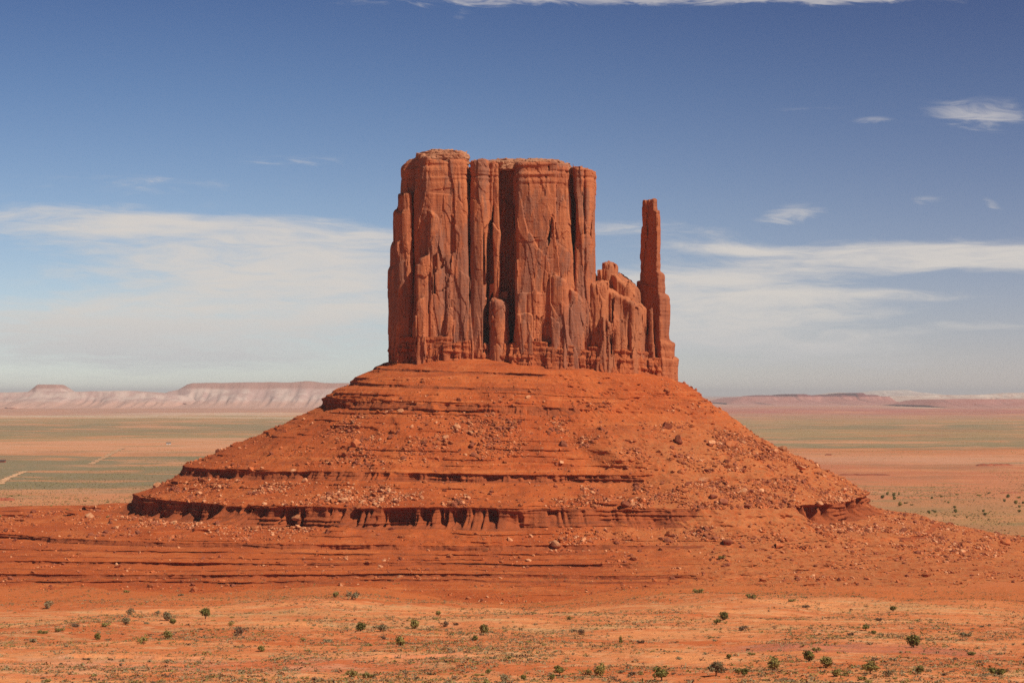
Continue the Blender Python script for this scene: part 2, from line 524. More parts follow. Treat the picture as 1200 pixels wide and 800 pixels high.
class Vox:
    def __init__(s, x0, x1, d0, d1, v0, v1, h=0.85):
        s.h = h
        s.x = np.arange(x0, x1, h, dtype=np.float32)
        s.d = np.arange(d0, d1, h * 1.1, dtype=np.float32)
        s.v = np.arange(v0, v1, h, dtype=np.float32)
        s.F = np.full((len(s.x), len(s.d), len(s.v)), 9.0, np.float32)

    def prism(s, poly, top, bot, lean=0.0, tilt=(0, 0), sub=False, rnd=0.0, twist=(0, 0), k=0.0):
        """poly: plan outline (x, depth) in any order round; top/bot picture rows"""
        poly = np.array(poly, float)
        vt, vb = 461 - top, 461 - bot
        c = poly.mean(0)
        ar = 0.5 * np.sum(poly[:, 0] * np.roll(poly[:, 1], -1) - np.roll(poly[:, 0], -1) * poly[:, 1])
        if ar < 0:
            poly = poly[::-1]
        pad = 7 + abs(lean) * (vt - vb)
        hgt = vt - vb
        ex = abs(twist[0]) * hgt, abs(twist[1]) * hgt
        i0, i1 = np.searchsorted(s.x, [poly[:, 0].min() - pad - ex[0], poly[:, 0].max() + pad + ex[0]])
        j0, j1 = np.searchsorted(s.d, [poly[:, 1].min() - pad - ex[1], poly[:, 1].max() + pad + ex[1]])
        tt = abs(tilt[0]) * np.ptp(poly[:, 0]) + abs(tilt[1]) * np.ptp(poly[:, 1])
        k0, k1 = np.searchsorted(s.v, [vb - 7, vt + 7 + tt])
        if i1 <= i0 or j1 <= j0 or k1 <= k0:
            return
        v = s.v[None, None, k0:k1]
        x = s.x[i0:i1, None, None] - twist[0] * (v - vb)
        d = s.d[None, j0:j1, None] - twist[1] * (v - vb)
        g = None
        for a, b in zip(poly, np.roll(poly, -1, 0)):
            e = b - a
            L = math.hypot(*e)
            nx, nd = e[1] / L, -e[0] / L
            q = (x - a[0]) * nx + (d - a[1]) * nd + lean * (v - vb)
            g = q if g is None else smax(g, q, rnd)
        tp = v - vt - tilt[0] * (x - c[0]) - tilt[1] * (d - c[1])
        g = smax(g, tp, rnd * 1.5)
        g = np.maximum(g, vb - v)
        sl = s.F[i0:i1, j0:j1, k0:k1]
        if sub:
            s.F[i0:i1, j0:j1, k0:k1] = np.maximum(sl, -g)
        elif k > 0:
            s.F[i0:i1, j0:j1, k0:k1] = -smax(-sl, -g, k)
        else:
            s.F[i0:i1, j0:j1, k0:k1] = np.minimum(sl, g)

    def ball(s, c, r, sub=False, k=2.0):
        """c = (x, depth, picture row), r = radii"""
        cv = 461 - c[2]
        m_ = 1.0 + 8.0 / min(r)
        i0, i1 = np.searchsorted(s.x, [c[0] - r[0] * m_, c[0] + r[0] * m_])
        j0, j1 = np.searchsorted(s.d, [c[1] - r[1] * m_, c[1] + r[1] * m_])
        k0, k1 = np.searchsorted(s.v, [cv - r[2] * m_, cv + r[2] * m_])
        x = (s.x[i0:i1, None, None] - c[0]) / r[0]
        d = (s.d[None, j0:j1, None] - c[1]) / r[1]
        v = (s.v[None, None, k0:k1] - cv) / r[2]
        g = (np.sqrt(x * x + d * d + v * v) - 1) * min(r)
        sl = s.F[i0:i1, j0:j1, k0:k1]
        s.F[i0:i1, j0:j1, k0:k1] = smax(sl, -g, k) if sub else -smax(-sl, -g, k)

    def detail(s, fn, band=6.0):
        idx = np.nonzero(np.abs(s.F) < band)
        x, d, v = s.x[idx[0]], s.d[idx[1]], s.v[idx[2]]
        s.F[idx] += fn(x, d, v).astype(np.float32)

    def mesh(s):
        Fv = s.F
        Fv[0], Fv[-1], Fv[:, 0], Fv[:, -1], Fv[:, :, 0], Fv[:, :, -1] = 9, 9, 9, 9, 9, 9
        ins = Fv < 0
        nx, nd, nv = Fv.shape
        cnt = np.zeros((nx - 1, nd - 1, nv - 1), np.int8)
        for a in (0, 1):
            for b in (0, 1):
                for c in (0, 1):
                    cnt += ins[a:nx - 1 + a, b:nd - 1 + b, c:nv - 1 + c]
        act = (cnt > 0) & (cnt < 8)
        I, J, K = np.nonzero(act)
        num = np.full(act.shape, -1, np.int32)
        num[I, J, K] = np.arange(len(I))
        acc = np.zeros((len(I), 3))
        w = np.zeros(len(I))
        cor = [(a, b, c) for a in (0, 1) for b in (0, 1) for c in (0, 1)]
        for p in cor:
            for ax in range(3):
                if p[ax]:
                    continue
                q = list(p)
                q[ax] = 1
                fa, fb = Fv[I + p[0], J + p[1], K + p[2]], Fv[I + q[0], J + q[1], K + q[2]]
                cr = (fa < 0) != (fb < 0)
                t = np.where(cr, fa / np.where(cr, fa - fb, 1), 0)
                for m_ in range(3):
                    acc[:, m_] += np.where(cr, p[m_] + (t if m_ == ax else 0), 0)
                w += cr
        acc /= w[:, None]
        X = s.x[0] + (I + acc[:, 0]) * s.h
        D = s.d[0] + (J + acc[:, 1]) * s.h * 1.1
        V = s.v[0] + (K + acc[:, 2]) * s.h
        qs = []
        for ax in range(3):
            sl0 = [slice(1, -1)] * 3
            a = [slice(1, n - 1) for n in Fv.shape]
            b = list(a)
            a[ax], b[ax] = slice(0, Fv.shape[ax] - 1), slice(1, Fv.shape[ax])
            A, B = ins[tuple(a)], ins[tuple(b)]
            for flip in (False, True):
                e = (A & ~B) if not flip else (~A & B)
                i, j, k = np.nonzero(e)
                o = [i, j, k]
                for m_ in range(3):
                    if m_ != ax:
                        o[m_] = o[m_] + 1
                u, wv = [(1, 2), (2, 0), (0, 1)][ax]

                def cell(du, dw):
                    c = [o[0].copy(), o[1].copy(), o[2].copy()]
                    c[u] = c[u] - du
                    c[wv] = c[wv] - dw
                    return num[c[0], c[1], c[2]]
                q = np.stack([cell(1, 1), cell(0, 1), cell(0, 0), cell(1, 0)], -1)
                qs.append(q if not flip else q[:, ::-1])
        return np.stack([X, D, V], -1), np.concatenate(qs)


def smax(a, b, k):
    if k <= 0:
        return np.maximum(a, b)
    h = np.clip(0.5 + 0.5 * (a - b) / k, 0, 1)
    return b + (a - b) * h + k * h * (1 - h)


def to_world(P, k=0.981):
    """sketch grid (x, depth, up) -> metres"""
    return np.stack([(P[:, 0] - 600) * U * k, YB + P[:, 1] * U, EYE + P[:, 2] * U * k], -1)


def joints(sx_, sv_, amp, tilt, groove, gw, seed, u=(1.0, 0.8)):
    """tall joint-bounded slabs, each stepped and tilted by its own amount"""
    def fn(x, d, v):
        wx = x + 0.10 * sx_ * fbm(x / sx_ + seed, d / sx_, v / (sv_ * 0.8), 2)
        wv = v + 0.2 * sv_ * fbm(x / 14, d / 14 + seed, v / 40, 2)
        hx, hy, hz, vx, vy, vz, e = voronoi(wx / sx_ + seed, d / (sx_ * 1.6), wv / sv_ + seed * 3)
        o = amp * (hx - 0.5) * 2 + tilt * ((hy - 0.5) * vx * 2 + (hz - 0.5) * vz * 2)
        return o + groove * (1 - smooth(0, gw, e))
    return fn


def bedding(amp, per, seed):
    def fn(x, d, v):
        w = v + 2.0 * fbm(x / 40 + seed, d / 40, v / 60, 2)
        n = vnoise(x / 60 + seed, d / 60, w / per)
        n2 = vnoise(x / 25 + seed, d / 25 + 7, w / (per * 0.45) + 3)
        return amp * ((n - 0.5) * 1.6 + (n2 - 0.5))
    return fn


def rough(amp, sc, seed):
    return lambda x, d, v: amp * fbm(x / sc + seed, d / sc, v / (sc * 1.5), 4, 0.6)


def rect(x0, x1, d0, d1, j=0.0):
    p = [(x0, d0), (x1, d0), (x1, d1), (x0, d1)]
    return [(a + random.uniform(-j, j), b + random.uniform(-j, j)) for a, b in p]


butte = empty('sandstone_butte', (14, YB, EYE - 110), 'tall red sandstone butte with a thin spire beside its main block, on stepped talus', 'butte')
BL = np.array(butte.location)


def part(name, P, quads, mat, label=None):
    o = mesh_from(name, P - BL, quads, mat, butte, 'slope' in name or 'ledge' in name)
    if label:
        o['label'] = label
    return o


# ---------------- main block ----------------
V = Vox(444, 716, -82, 64, 461 - 442, 461 - 172)
# pillar group on the west side
V.prism([(465, 2), (471, -16), (488, -20), (490, 30), (470, 40)], 185, 445, 0.004, (0.25, 0), rnd=2)
V.prism([(484, -30), (491, -38), (501, -45), (530, -48), (546, -47), (550, -42), (549, 45), (480, 45)], 186, 445, 0.012, rnd=2.0)
V.prism([(550.5, -40), (555, -46), (567, -48), (573, -43), (574, 30), (550, 30)], 187, 445, 0.006, rnd=2)
V.prism([(570, -38), (575, -44), (587, -47), (589, -24), (592, 30), (568, 30)], 189, 445, 0.01, rnd=2)
# east half, standing forward; its west wall is the deep cleft
V.prism([(590, -6), (600, -40), (605.5, -57), (625, -61), (645, -60), (645, 45), (590, 45)], 190, 445, 0.010, (-0.0, 0), rnd=2.0)
V.prism([(640, -30), (641, -60), (663, -61), (672, -57), (673, 45), (640, 45)], 190, 445, 0.011, (-0.12, 0), rnd=2)
V.prism([(672, -50), (674.5, -57), (683, -58), (685, -54), (685, 45), (672, 45)], 197, 445, 0.011, (-.1, 0), rnd=1.5)
V.prism([(684, -50), (686, -55), (694, -51), (698, -38), (700, -5), (699, 40), (684, 40)], 199, 445, 0.003, (-.25, 0), rnd=4)
V.prism(rect(472, 690, -16, 50), 192, 445)
# cliff-foot slabs spalled off the faces
V.prism([(598, -55), (603, -66), (616, -68), (623, -60), (620, -40), (600, -40)], 303, 445, 0.03, (0.1, .2), rnd=4)
V.prism([(612, -58), (618, -67), (632, -67), (638, -58)], 342, 445, 0.02, (0.3, 0), rnd=3)
V.prism([(640, -58), (646, -67), (662, -67), (668, -58)], 326, 445, 0.02, (-0.5, 0), rnd=3)
V.prism([(664, -55), (668, -64), (681, -62), (686, -50)], 345, 445, 0.02, (-0.8, 0), rnd=3)
V.prism([(485, -36), (489, -50), (501, -51), (506, -44)], 308, 445, 0.012, (0.5, 0), rnd=2)
V.prism([(500, -40), (504, -52), (519, -51), (523, -44)], 250, 445, 0.010, (-.5, .3), rnd=3)
V.prism([(519, -44), (522, -50), (530, -50), (533, -44)], 232, 445, 0.010, (0.6, .3), rnd=2)
V.prism([(486, -40), (488, -57), (498, -57), (500, -46)], 352, 445, 0.02, (0.8, 0), rnd=2)
V.prism([(536, -40), (539, -49), (551, -47), (553, -40)], 322, 445, 0.015, (-0.7, 0), rnd=2)
V.prism([(556, -38), (559, -47), (570, -46), (575, -36)], 318, 445, 0.02, (-1.2, 0), rnd=2)
V.prism([(566, -30), (570, -38), (580, -36), (586, -28)], 336, 445, 0.03, (-1.0, 0), rnd=2)
rs = random.Random(5)
for i in range(15):                       # narrow flakes low on the faces
    x = rs.uniform(486, 690)
    if 570 < x < 600:
        continue
    fd = -45 if x < 552 else (-41 if x < 575 else -60 if x < 672 else -55)
    w = rs.uniform(5, 13)
    tp = rs.uniform(300, 385)
    V.prism([(x - w / 2, fd + 4), (x - w / 3, fd - rs.uniform(2, 6)), (x + w / 3, fd - rs.uniform(2, 6)), (x + w / 2, fd + 4)], tp, 445,
            rs.uniform(0.005, 0.03), (rs.uniform(-1, 1), 0.3), rnd=1.2)
# recesses: alcoves, open joints, fallen slabs
V.ball((496, -47, 243), (10, 7, 7), True, 1.0)
V.prism([(487, -60), (487, -42), (502, -40), (503, -60)], 246, 300, -0.0, sub=True)
V.ball((532, -50, 238), (3.0, 5, 4), True, .6)
V.prism(rect(529, 533.5, -60, -41), 256, 296, sub=True, tilt=(-1, 0))
V.prism(rect(507, 511, -60, -43), 300, 345, sub=True, tilt=(1, 0))
V.prism([(549.3, -60), (548.8, -16), (552.2, -16), (552.8, -60)], 184, 410, sub=True, twist=(-0.006, 0))
V.prism(rect(563, 566, -50, -33), 262, 330, sub=True)
V.prism([(572, -60), (576, -60), (579, -22), (575, -20)], 244, 330, sub=True, tilt=(1.2, 0))
V.ball((583, -27, 218), (4, 6, 7), True, 1)
V.prism([(672.1, -70), (673.9, -70), (673.4, -48), (672.2, -48)], 204, 330, sub=True, twist=(-0.05, 0))
V.prism([(683.2, -66), (685.8, -66), (685, -42), (683.6, -42)], 206, 259, sub=True, twist=(-0.08, 0))
V.prism(rect(639.5, 641.5, -66, -53), 210, 235, sub=True)
V.prism(rect(618, 620, -68, -54), 212, 232, sub=True)
V.ball((607, -64, 300), (7, 6, 5), True, 1)
V.ball((636, -66, 402), (6, 6, 8), True, 1)
V.prism([(636, -70), (648, -70), (647, -56), (637, -56)], 394, 404, sub=True)
V.prism([(563, -60), (572, -60), (578, -30), (572, -26)], 356, 404, sub=True, tilt=(2.0, 0))
V.prism(rect(590, 604, -62, -12), 192, 404, sub=True, lean=0.012)
V.prism([(606, -70), (652, -70), (652, -57), (606, -55)], 278.5, 281, sub=True, tilt=(-0.06, 0))
V.prism(rect(638.6, 640.6, -68, -55), 206, 279, sub=True)
V.prism([(607, -70), (639, -70), (639, -58.5), (607, -56.5)], 281, 345, sub=True)
V.prism(rect(517, 518.8, -60, -44), 200, 250, sub=True, twist=(0.03, 0))
V.prism([(488, -60), (527, -60), (527, -43.5), (488, -41)], 222, 226, sub=True, tilt=(.05, 0))
V.detail(joints(34, 190, 1.5, 5.0, 0.9, 0.016, 1.7), 9)
V.detail(joints(17, 62, 0.75, 2.0, 0.5, 0.018, 4.2), 7)
V.detail(joints(8.0, 26, 0.22, 0.7, 0.25, 0.03, 8.8), 5)


def foot_joints(x, d, v):
    k = 1 - smooth(50, 125, v + 12 * fbm(x / 20, d / 20, v / 40, 2))
    return k * joints(8.5, 48, 1.1, 2.2, 0.6, 0.06, 5.3)(x, d, v)


V.detail(foot_joints, 7)


def top_beds(x, d, v):
    k = smooth(235, 262, v)
    w = v + 1.6 * fbm(x / 40, d / 40, v / 50, 2)
    n = vnoise(x / 70, d / 70, w / 4.0) - 0.5
    n2 = vnoise(x / 30, d / 30, w / 2.2) - 0.5
    return k * (2.6 * n + 1.4 * n2) + 0.12 * n2


V.detail(top_beds, 6)
V.detail(rough(0.28, 6, 2.0), 5)
P, Q = V.mesh()
part('cliff_block', to_world(P), Q, M_cliff)

# ---------------- west buttress ----------------
V = Vox(444, 494, -46, 50, 461 - 442, 461 - 214)
V.prism([(465, 4), (467, -18), (473, -30), (481, -31), (485, -24), (487, 30), (464, 30)], 225, 445, 0.004, (0.15, 0.1), rnd=2.5)
V.prism([(459, 6), (462, -14), (470, -31), (479, -33), (484, -28), (486, 30), (460, 34)], 243, 445, 0.004, (0.5, 0.2), rnd=3)
V.prism([(455, 6), (458, -10), (468, -31), (478, -34), (484, -30), (487, 30), (457, 38)], 276, 445, 0.002, (0.9, 0.2), rnd=3)
V.prism([(452.5, 6), (456, -10), (467, -32), (478, -35), (485, -30), (488, 30), (456, 40)], 302, 445, 0.0, (0.8, 0.2), rnd=3)
V.prism([(455, -6), (461, -20), (470, -34), (481, -34), (484, -20)], 338, 445, 0.02, (.3, 0), rnd=2)
V.detail(joints(12, 90, 1.3, 2.4, 0.5, 0.05, 3.3), 8)
V.detail(joints(5, 34, 0.5, 0.9, 0.3, 0.08, 6.1), 6)
V.detail(rough(0.35, 7, 5.0), 5)
P, Q = V.mesh()
part('buttress', to_world(P, 0.992), Q, M_cliff)

# ---------------- rounded pillar standing in the cleft ----------------
V = Vox(560, 606, -76, -12, 461 - 440, 461 - 340)
V.prism([(570, -38), (574, -55), (585, -61), (595, -57), (600, -40), (586, -24)], 350, 445, 0.03, (-.25, .2), rnd=5)
V.prism([(580, -30), (584, -38), (594, -40), (597, -26)], 341, 400, 0.02, (0, 0), rnd=2)
V.detail(joints(11, 32, 0.9, 1.4, .8, 0.07, 2.3), 7)
V.detail(rough(0.8, 7, 8.0), 5)
P, Q = V.mesh()
part('rock_pillar', to_world(P), Q, M_cliff, 'rounded pillar standing in the dark cleft')

# ---------------- rubble caprock ----------------
V = Vox(462, 706, -60, 60, 461 - 206, 461 - 162)
for a, b, t_, f_ in ((487, 549, 179, -38), (491, 547, 176.5, -34), (496, 543, 174, -30), (503, 532, 171.5, -26), (474, 500, 184, -10)):
    V.prism([(a, f_ + 14), (a + 6, f_ + 2), (b - 8, f_), (b, f_ + 10), (b - 2, 40), (a + 4, 40)], t_, 196, 0.03, (0, 0.02), rnd=1)
for a, b, t_, f_ in ((552, 668, 187.5, -46), (558, 663, 185, -36), (590, 655, 182.5, -28), (600, 640, 181, -20), (556, 580, 185.5, -24)):
    V.prism([(a, f_ + 20), (a + 38, f_ + 2), (b - 20, f_), (b, f_ + 12), (b + 6, 44), (a + 4, 44)], t_, 199, 0.25, (-0.03, 0.03), rnd=1.5)
V.prism([(655, -30), (690, -40), (696, -20), (694, 40), (655, 44)], 196, 206, 0.1, (-0.12, 0.02), rnd=2)
V.detail(joints(7, 4.0, 0.9, 1.0, 0.9, 0.1, 2.9), 6)
V.detail(bedding(1.4, 2.6, 4.0), 5)
V.detail(rough(1.5, 5, 3.0), 5)
P, Q = V.mesh()
part('caprock', to_world(P, 0.987), Q, M_cap)

# ---------------- stepped shoulder between block and spire ----------------
V = Vox(678, 766, -72, 46, 461 - 448, 461 - 296)
V.prism([(698, 0), (703, -14), (716, -16), (722, -6), (720, 20), (700, 24)], 321, 448, 0.004, (-.1, 0), rnd=2)
V.prism([(705, -6), (711, -18), (722, -19), (728, -10), (724, 16), (708, 16)], 306, 448, 0.01, (-0.2, 0.1), rnd=3.5)
V.prism([(699, -10), (702, -16), (707, -16), (709, -8)], 315, 448, 0.0, rnd=1)
V.prism([(686, -42), (691, -55), (704, -58), (713, -50), (716, -20), (690, -10)], 331, 448, 0.012, (0.05, 0.15), rnd=4)
V.prism([(708, -36), (716, -50), (733, -52), (742, -40), (738, 10), (712, 10)], 341, 448, 0.01, (-0.45, .35), rnd=3)
V.prism([(716, -22), (724, -34), (742, -36), (752, -22), (748, 18), (720, 18)], 327, 448, 0.01, (-0.62, 0.25), rnd=3)
V.prism([(731, -40), (738, -52), (748, -46), (757, -28), (752, 6), (734, 6)], 352, 448, 0.006, (-0.5, .2), rnd=4)
V.ball((724, -52, 360), (12, 9, 20), True, 3)
V.ball((718, -58, 400), (4, 10, 26), True, 1.5)
V.prism([(698, -62), (707, -66), (713, -52), (700, -46)], 372, 448, 0.03, (0.4, 0.2), rnd=2)
V.prism([(706, -58), (711, -66), (718, -60), (716, -46)], 378, 448, 0.03, (-.6, 0.2), rnd=2)
V.prism(rect(713.2, 716, -70, -40), 344, 420, sub=True, twist=(0.05, 0))
V.detail(joints(11, 60, 1.5, 3.2, 0.9, 0.025, 5.7), 8)
V.detail(joints(5, 26, 0.6, 1.5, 0.4, 0.04, 9.4), 6)
V.detail(rough(0.25, 6, 6.0), 5)
P, Q = V.mesh()
part('shoulder', to_world(P, 0.988), Q, M_shoulder)

# ---------------- spire ----------------
V = Vox(738, 806, -36, 40, 461 - 448, 461 - 226)
V.prism([(753, 4), (766, -12), (770.5, -6), (770, 8), (757, 11)], 232, 256, 0.0, (0.05, 0), rnd=3)
V.prism([(754, 6), (769, -15), (774, -8), (773, 8), (758, 13)], 247, 448, -0.003, (0, 0), rnd=1.5, twist=(0.0, 0.0))
V.prism([(752, 7), (769, -16.5), (773, -9), (772, 8), (757, 14)], 272, 448, -0.002, (0.1, 0), rnd=1.5)
V.prism([(746, 8), (769, -18.5), (775, -8), (775, 10), (752, 16)], 331, 448, 0.004, (0.0, 0.3), rnd=1.5)
V.prism([(764, -8), (770, -20), (777, -14), (780, -2), (778, 12), (766, 14)], 316, 448, 0.0, (-0.7, 0.2), rnd=2.5)
V.prism([(766, -8), (772, -22), (781, -14), (784, -2), (782, 12), (768, 14)], 342, 448, -0.014, (-0.5, 0.2), rnd=2.5)
V.prism([(752, -14), (757, -24), (766, -26), (770, -14)], 362, 448, 0.05, (0.6, 0.2), rnd=1.5)
V.prism([(748, -10), (751, -19), (759, -20), (760, -8)], 380, 448, 0.05, (-1, 0.2), rnd=1.5)
V.prism([(768, -14), (773, -26), (784, -20), (790, -4), (786, 14), (770, 16)], 398, 448, -0.02, (-0.4, 0.2), rnd=2)
V.prism([(768, -14), (774, -28), (788, -22), (795, -4), (790, 16), (770, 18)], 417, 448, 0.0, (-0.25, 0.2), rnd=2)
V.prism([(740, -30), (753.6, -30), (753.2, 30), (740, 30)], 243, 249, sub=True)
V.prism([(770.4, -30), (790, -30), (790, 30), (771, 30)], 241, 246.5, sub=True)
V.detail(joints(9, 80, 0.7, 1.3, .3, 0.05, 7.7), 7)
V.detail(joints(4.5, 26, 0.3, 0.6, .2, 0.08, 3.9), 5)
V.detail(bedding(0.5, 5, 9.0), 5)
V.detail(rough(0.45, 6, 1.0), 5)
P, Q = V.mesh()
part('spire', to_world(P, 0.998), Q, M_spire)

# ---------------- thin-bedded base of the cliff ----------------
V = Vox(448, 804, -82, 56, 461 - 452, 461 - 384)


def band_top(x):
    return 387 + (x - 465) * 0.075


rs = random.Random(21)
outline = [(455, 4), (459, -12), (467, -36), (484, -40), (500, -52), (530, -54), (552, -48), (573, -48), (583, -54), (597, -58), (606, -66), (640, -70), (672, -66),
           (690, -58), (703, -64), (718, -58), (735, -56), (750, -42), (760, -26), (775, -28), (789, -22), (797, -4), (792, 16), (770, 24), (720, 30), (640, 48), (480, 48), (457, 36)]
for i in range(len(outline) - 8):
    (xa, da), (xb, db) = outline[i], outline[i + 1]
    V.prism([(xa - 1, da), (xb + 1, db), (xb + 6, db + 26), (xa - 2, da + 26)], band_top((xa + xb) / 2) + rs.uniform(3, 9), 452, 0.02)
for i in range(150):                      # jointed blocks along the foot
    s_ = rs.uniform(0, len(outline) - 9)
    i0 = int(s_)
    f_ = s_ - i0
    x = outline[i0][0] * (1 - f_) + outline[i0 + 1][0] * f_
    d = outline[i0][1] * (1 - f_) + outline[i0 + 1][1] * f_
    w, dep = rs.uniform(3, 9), rs.uniform(0, 4.5)
    V.prism([(x - w / 2, d - dep), (x + w / 2, d - dep * rs.uniform(.6, 1)), (x + w / 2, d + 9), (x - w / 2, d + 9)],
            band_top(x) + rs.uniform(5, 30), 452, 0.02, rnd=.6)


def band_detail(x, d, v):
    w = v + 0.075 * (x - 465) + 1.5 * fbm(x / 30, d / 30, v / 40, 2)
    n = vnoise(x / 45, d / 45, w / 3.6) - 0.5
    n2 = vnoise(x / 14, d / 14, w / 2.0 + 9) - 0.5
    return 2.9 * n + 1.3 * n2


V.detail(band_detail, 6)
V.detail(joints(5.5, 13, 0.9, 1.2, 1.0, 0.06, 6.6), 6)
V.detail(rough(0.35, 5, 4.0), 4)
P, Q = V.mesh()
part('bedded_base', to_world(P), Q, M_band)

# =====================================================================
#  TALUS: stepped slope lofted round the butte, with overhanging ledges
# =====================================================================
#        z(centre) left  front right  pts  kind
LV = [(27, 70, 22, 70, 2, 's'), (19, 105, 46, 104, 12, 's'), (13.5, 116, 58, 111, 14, 's'), (12.0, 116.5, 58.6, 111.5, 7, '12'), (6, 131, 77, 121, 18, 's'), (3, 134, 81, 123.5, 14, 's'), (1.0, 134.6, 81.8, 124, 8, '13'), (-1, 142, 90, 127, 16, 's'), (-7.4, 150, 99, 137, 16, 's'),
      (-8.2, 150.5, 101, 138, 4, 's'), (-14, 151, 103, 139, 20, '1'),
      (-27, 180, 128, 152, 34, 's'), (-40, 216, 152, 178, 38, 's'), (-49, 240, 170, 200, 28, 's'), (-51.6, 252, 176, 207, 12, 's'),
      (-52.4, 253, 177.5, 208.5, 4, 's'), (-57.5, 254, 179, 209, 18, '2'),
      (-64, 262, 205, 228, 34, 's'), (-69.6, 278, 229, 238, 32, 's'), (-70.4, 280, 231, 240, 4, 's'), (-83, 284, 235, 243, 40, '3'),
      (-86.5, 330, 250, 258, 30, 's'), (-89.5, 405, 263, 285, 30, 's'), (-90.2, 407, 264.5, 288, 4, 's'), (-92.8, 410, 266, 290, 12, '4'),
      ]
BEDS = [(0.10, 0.7), (0.27, 0.5), (0.40, 1.5), (0.60, 0.5), (0.74, 1.9), (0.92, 1.1)]
for _i, (_t, _h) in enumerate(BEDS):      # thin beds of the low badland terraces
    _z = -92.8 - 12.4 * _t
    _L = lambda t: (430 + 520 * t ** 0.55, 266 + 84 * t, 290 + 64 * t)
    LV.append((_z, *_L(_t), 24, 'f'))
    LV.append((_z - _h, *[q + 0.8 for q in _L(_t)], 7 if _h < 1 else 11, str(5 + _i)))
LV += [(-109.5, 980, 385, 384, 34, 'f'), (-114, 1030, 415, 414, 10, 'f')]
zz, la, fb_, ra, kd, lev = [], [], [], [], [], []
for i in range(len(LV) - 1):
    a, b = LV[i], LV[i + 1]
    n = max(2, b[4])
    t = np.arange(n) / n
    zz += list(a[0] + (b[0] - a[0]) * t)
    la += list(a[1] + (b[1] - a[1]) * t)
    fb_ += list(a[2] + (b[2] - a[2]) * t)
    ra += list(a[3] + (b[3] - a[3]) * t)
    kd += [b[5]] * n
    lev += list(i + t)
zz.append(LV[-1][0]); la.append(LV[-1][1]); fb_.append(LV[-1][2]); ra.append(LV[-1][3]); kd.append('f'); lev.append(len(LV) - 1)
zz, la, fb_, ra, lev = map(np.array, (zz, la, fb_, ra, lev))
kd = np.array(kd)
NTt = len(zz)


def gsm(a, s):
    k = np.exp(-0.5 * (np.arange(-3 * s, 3 * s + 1) / s) ** 2)
    k /= k.sum()
    return np.convolve(np.pad(a, 3 * s, mode='edge'), k, 'valid')


ph = np.concatenate([np.linspace(-105, 105, 1500), np.linspace(105, 255, 190)[1:-1]]) * math.pi / 180
NP = len(ph)
sn, cs = np.sin(ph)[:, None], np.cos(ph)[:, None]


def radius(la, fb, ra):
    a = np.where(sn < 0, la[None, :], ra[None, :])
    b = np.where(cs > 0, fb[None, :], (0.5 * la + 0.5 * ra)[None, :] * 0.62)
    n = 2.25
    return (np.abs(sn / a) ** n + np.abs(cs / b) ** n) ** (-1 / n)


Rl = radius(la, fb_, ra)
Rs = radius(gsm(la, 60), gsm(fb_, 60), gsm(ra, 60))
Zl = np.repeat(zz[None, :], NP, 0)
Zs = np.repeat(gsm(zz, 60)[None, :], NP, 0)
# how strongly each ledge stands out round the butte
deg = ph[:, None] * 180 / math.pi
x0_, y0_ = Rl * sn, -Rl * cs
wob = fbm(x0_ / 60, y0_ / 60, zz[None, :] / 40, 3)
talus = smooth(10, 28, deg + 16 * wob) * (1 - smooth(40, 54, deg + 10 * wob) * (smooth(-60, -66, zz) * smooth(-95.0, -93.6, zz))[None, :]) * (1 - 0.8 * smooth(70, 90, deg + 8 * wob) * (smooth(-96, -93, zz))[None, :])
up = smooth(-30, 5, zz)[None, :]
keep = 1 - talus * (1 - 0.65 * up)
low_ = smooth(-60, -68, zz)[None, :]
keep = keep * (1 - low_ * 0.45 * (1 - smooth(-.45, -.25, fbm(x0_ / 38 + 3, y0_ / 38, zz[None, :] / 40 + 5, 2))))
keep = np.clip(keep * (low_ * 0.2 + 0.8 - (1 - low_) * 0.3 * (1 - smooth(-.3, .0, fbm(x0_ / 45 + 9, y0_ / 45, zz[None, :] / 9, 3)))), 0.0, 1)
Rm = Rs + (Rl - Rs) * keep
Zm = Zs + (Zl - Zs) * keep
k_dip = np.interp(zz, [-60, -20, 6, 19, 30], [0.0, 0.03, 0.045, 0.055, 0.055])[None, :]
X = Rm * sn
Y = -Rm * cs
arc = X * 0.8 - Y * 0.0 + np.where(np.abs(sn) > 0.8, Y * 0.6 * np.sign(-sn), 0)
# large bays and noses in the slope
fan = smooth(12, 24, deg + 14 * wob) * (1 - smooth(44, 60, deg + 14 * wob)) * (smooth(-5, -45, zz) * smooth(-116, -88, zz))[None, :]
bay = 16 * fan + 10 * fbm(X / 75, Y / 75, Zm * 0 + 2, 3) * smooth(20, -20, zz)[None, :] + 3.0 * fbm(X / 22 + 4, Y / 22, Zm * 0 + 8, 3) * smooth(22, 0, zz)[None, :]
fine = 1.1 * fbm(X / 6, Y / 6, Zm / 4, 4, 0.6) + 0.5 * fbm(X / 1.9, Y / 1.9, Zm / 1.9, 2, 0.6)
gul = -4.6 * np.abs(fbm(X / 19 + 2, Y / 19, Zm / 60, 3)) * (1 + 0.9 * talus) * smooth(20, -5, zz)[None, :]
bm_ = vnoise(X / 70, Y / 70, Zm / 1.3)
brk = smooth(-0.15, 0.25, fbm(X / 40, Y / 40, Zm / 5, 3))
beds = smooth(0.52, 0.60, bm_) * 2.1 * brk * (0.3 + 0.7 * keep) + (vnoise(X / 30, Y / 30, Zm / 0.8 + 40) - 0.5) * 0.9 * brk
rub = 2.2 * np.clip(fbm(X / 9, Y / 9, Zm / 9 + 2, 3, 0.6) - 0.1, 0, 1) * (0.35 + 1.3 * talus) + 1.3 * np.clip(fbm(X / 3.2, Y / 3.2, Zm / 3.2 + 5, 3, 0.6) - 0.12, 0, 1) * (0.5 + talus) * 2.2
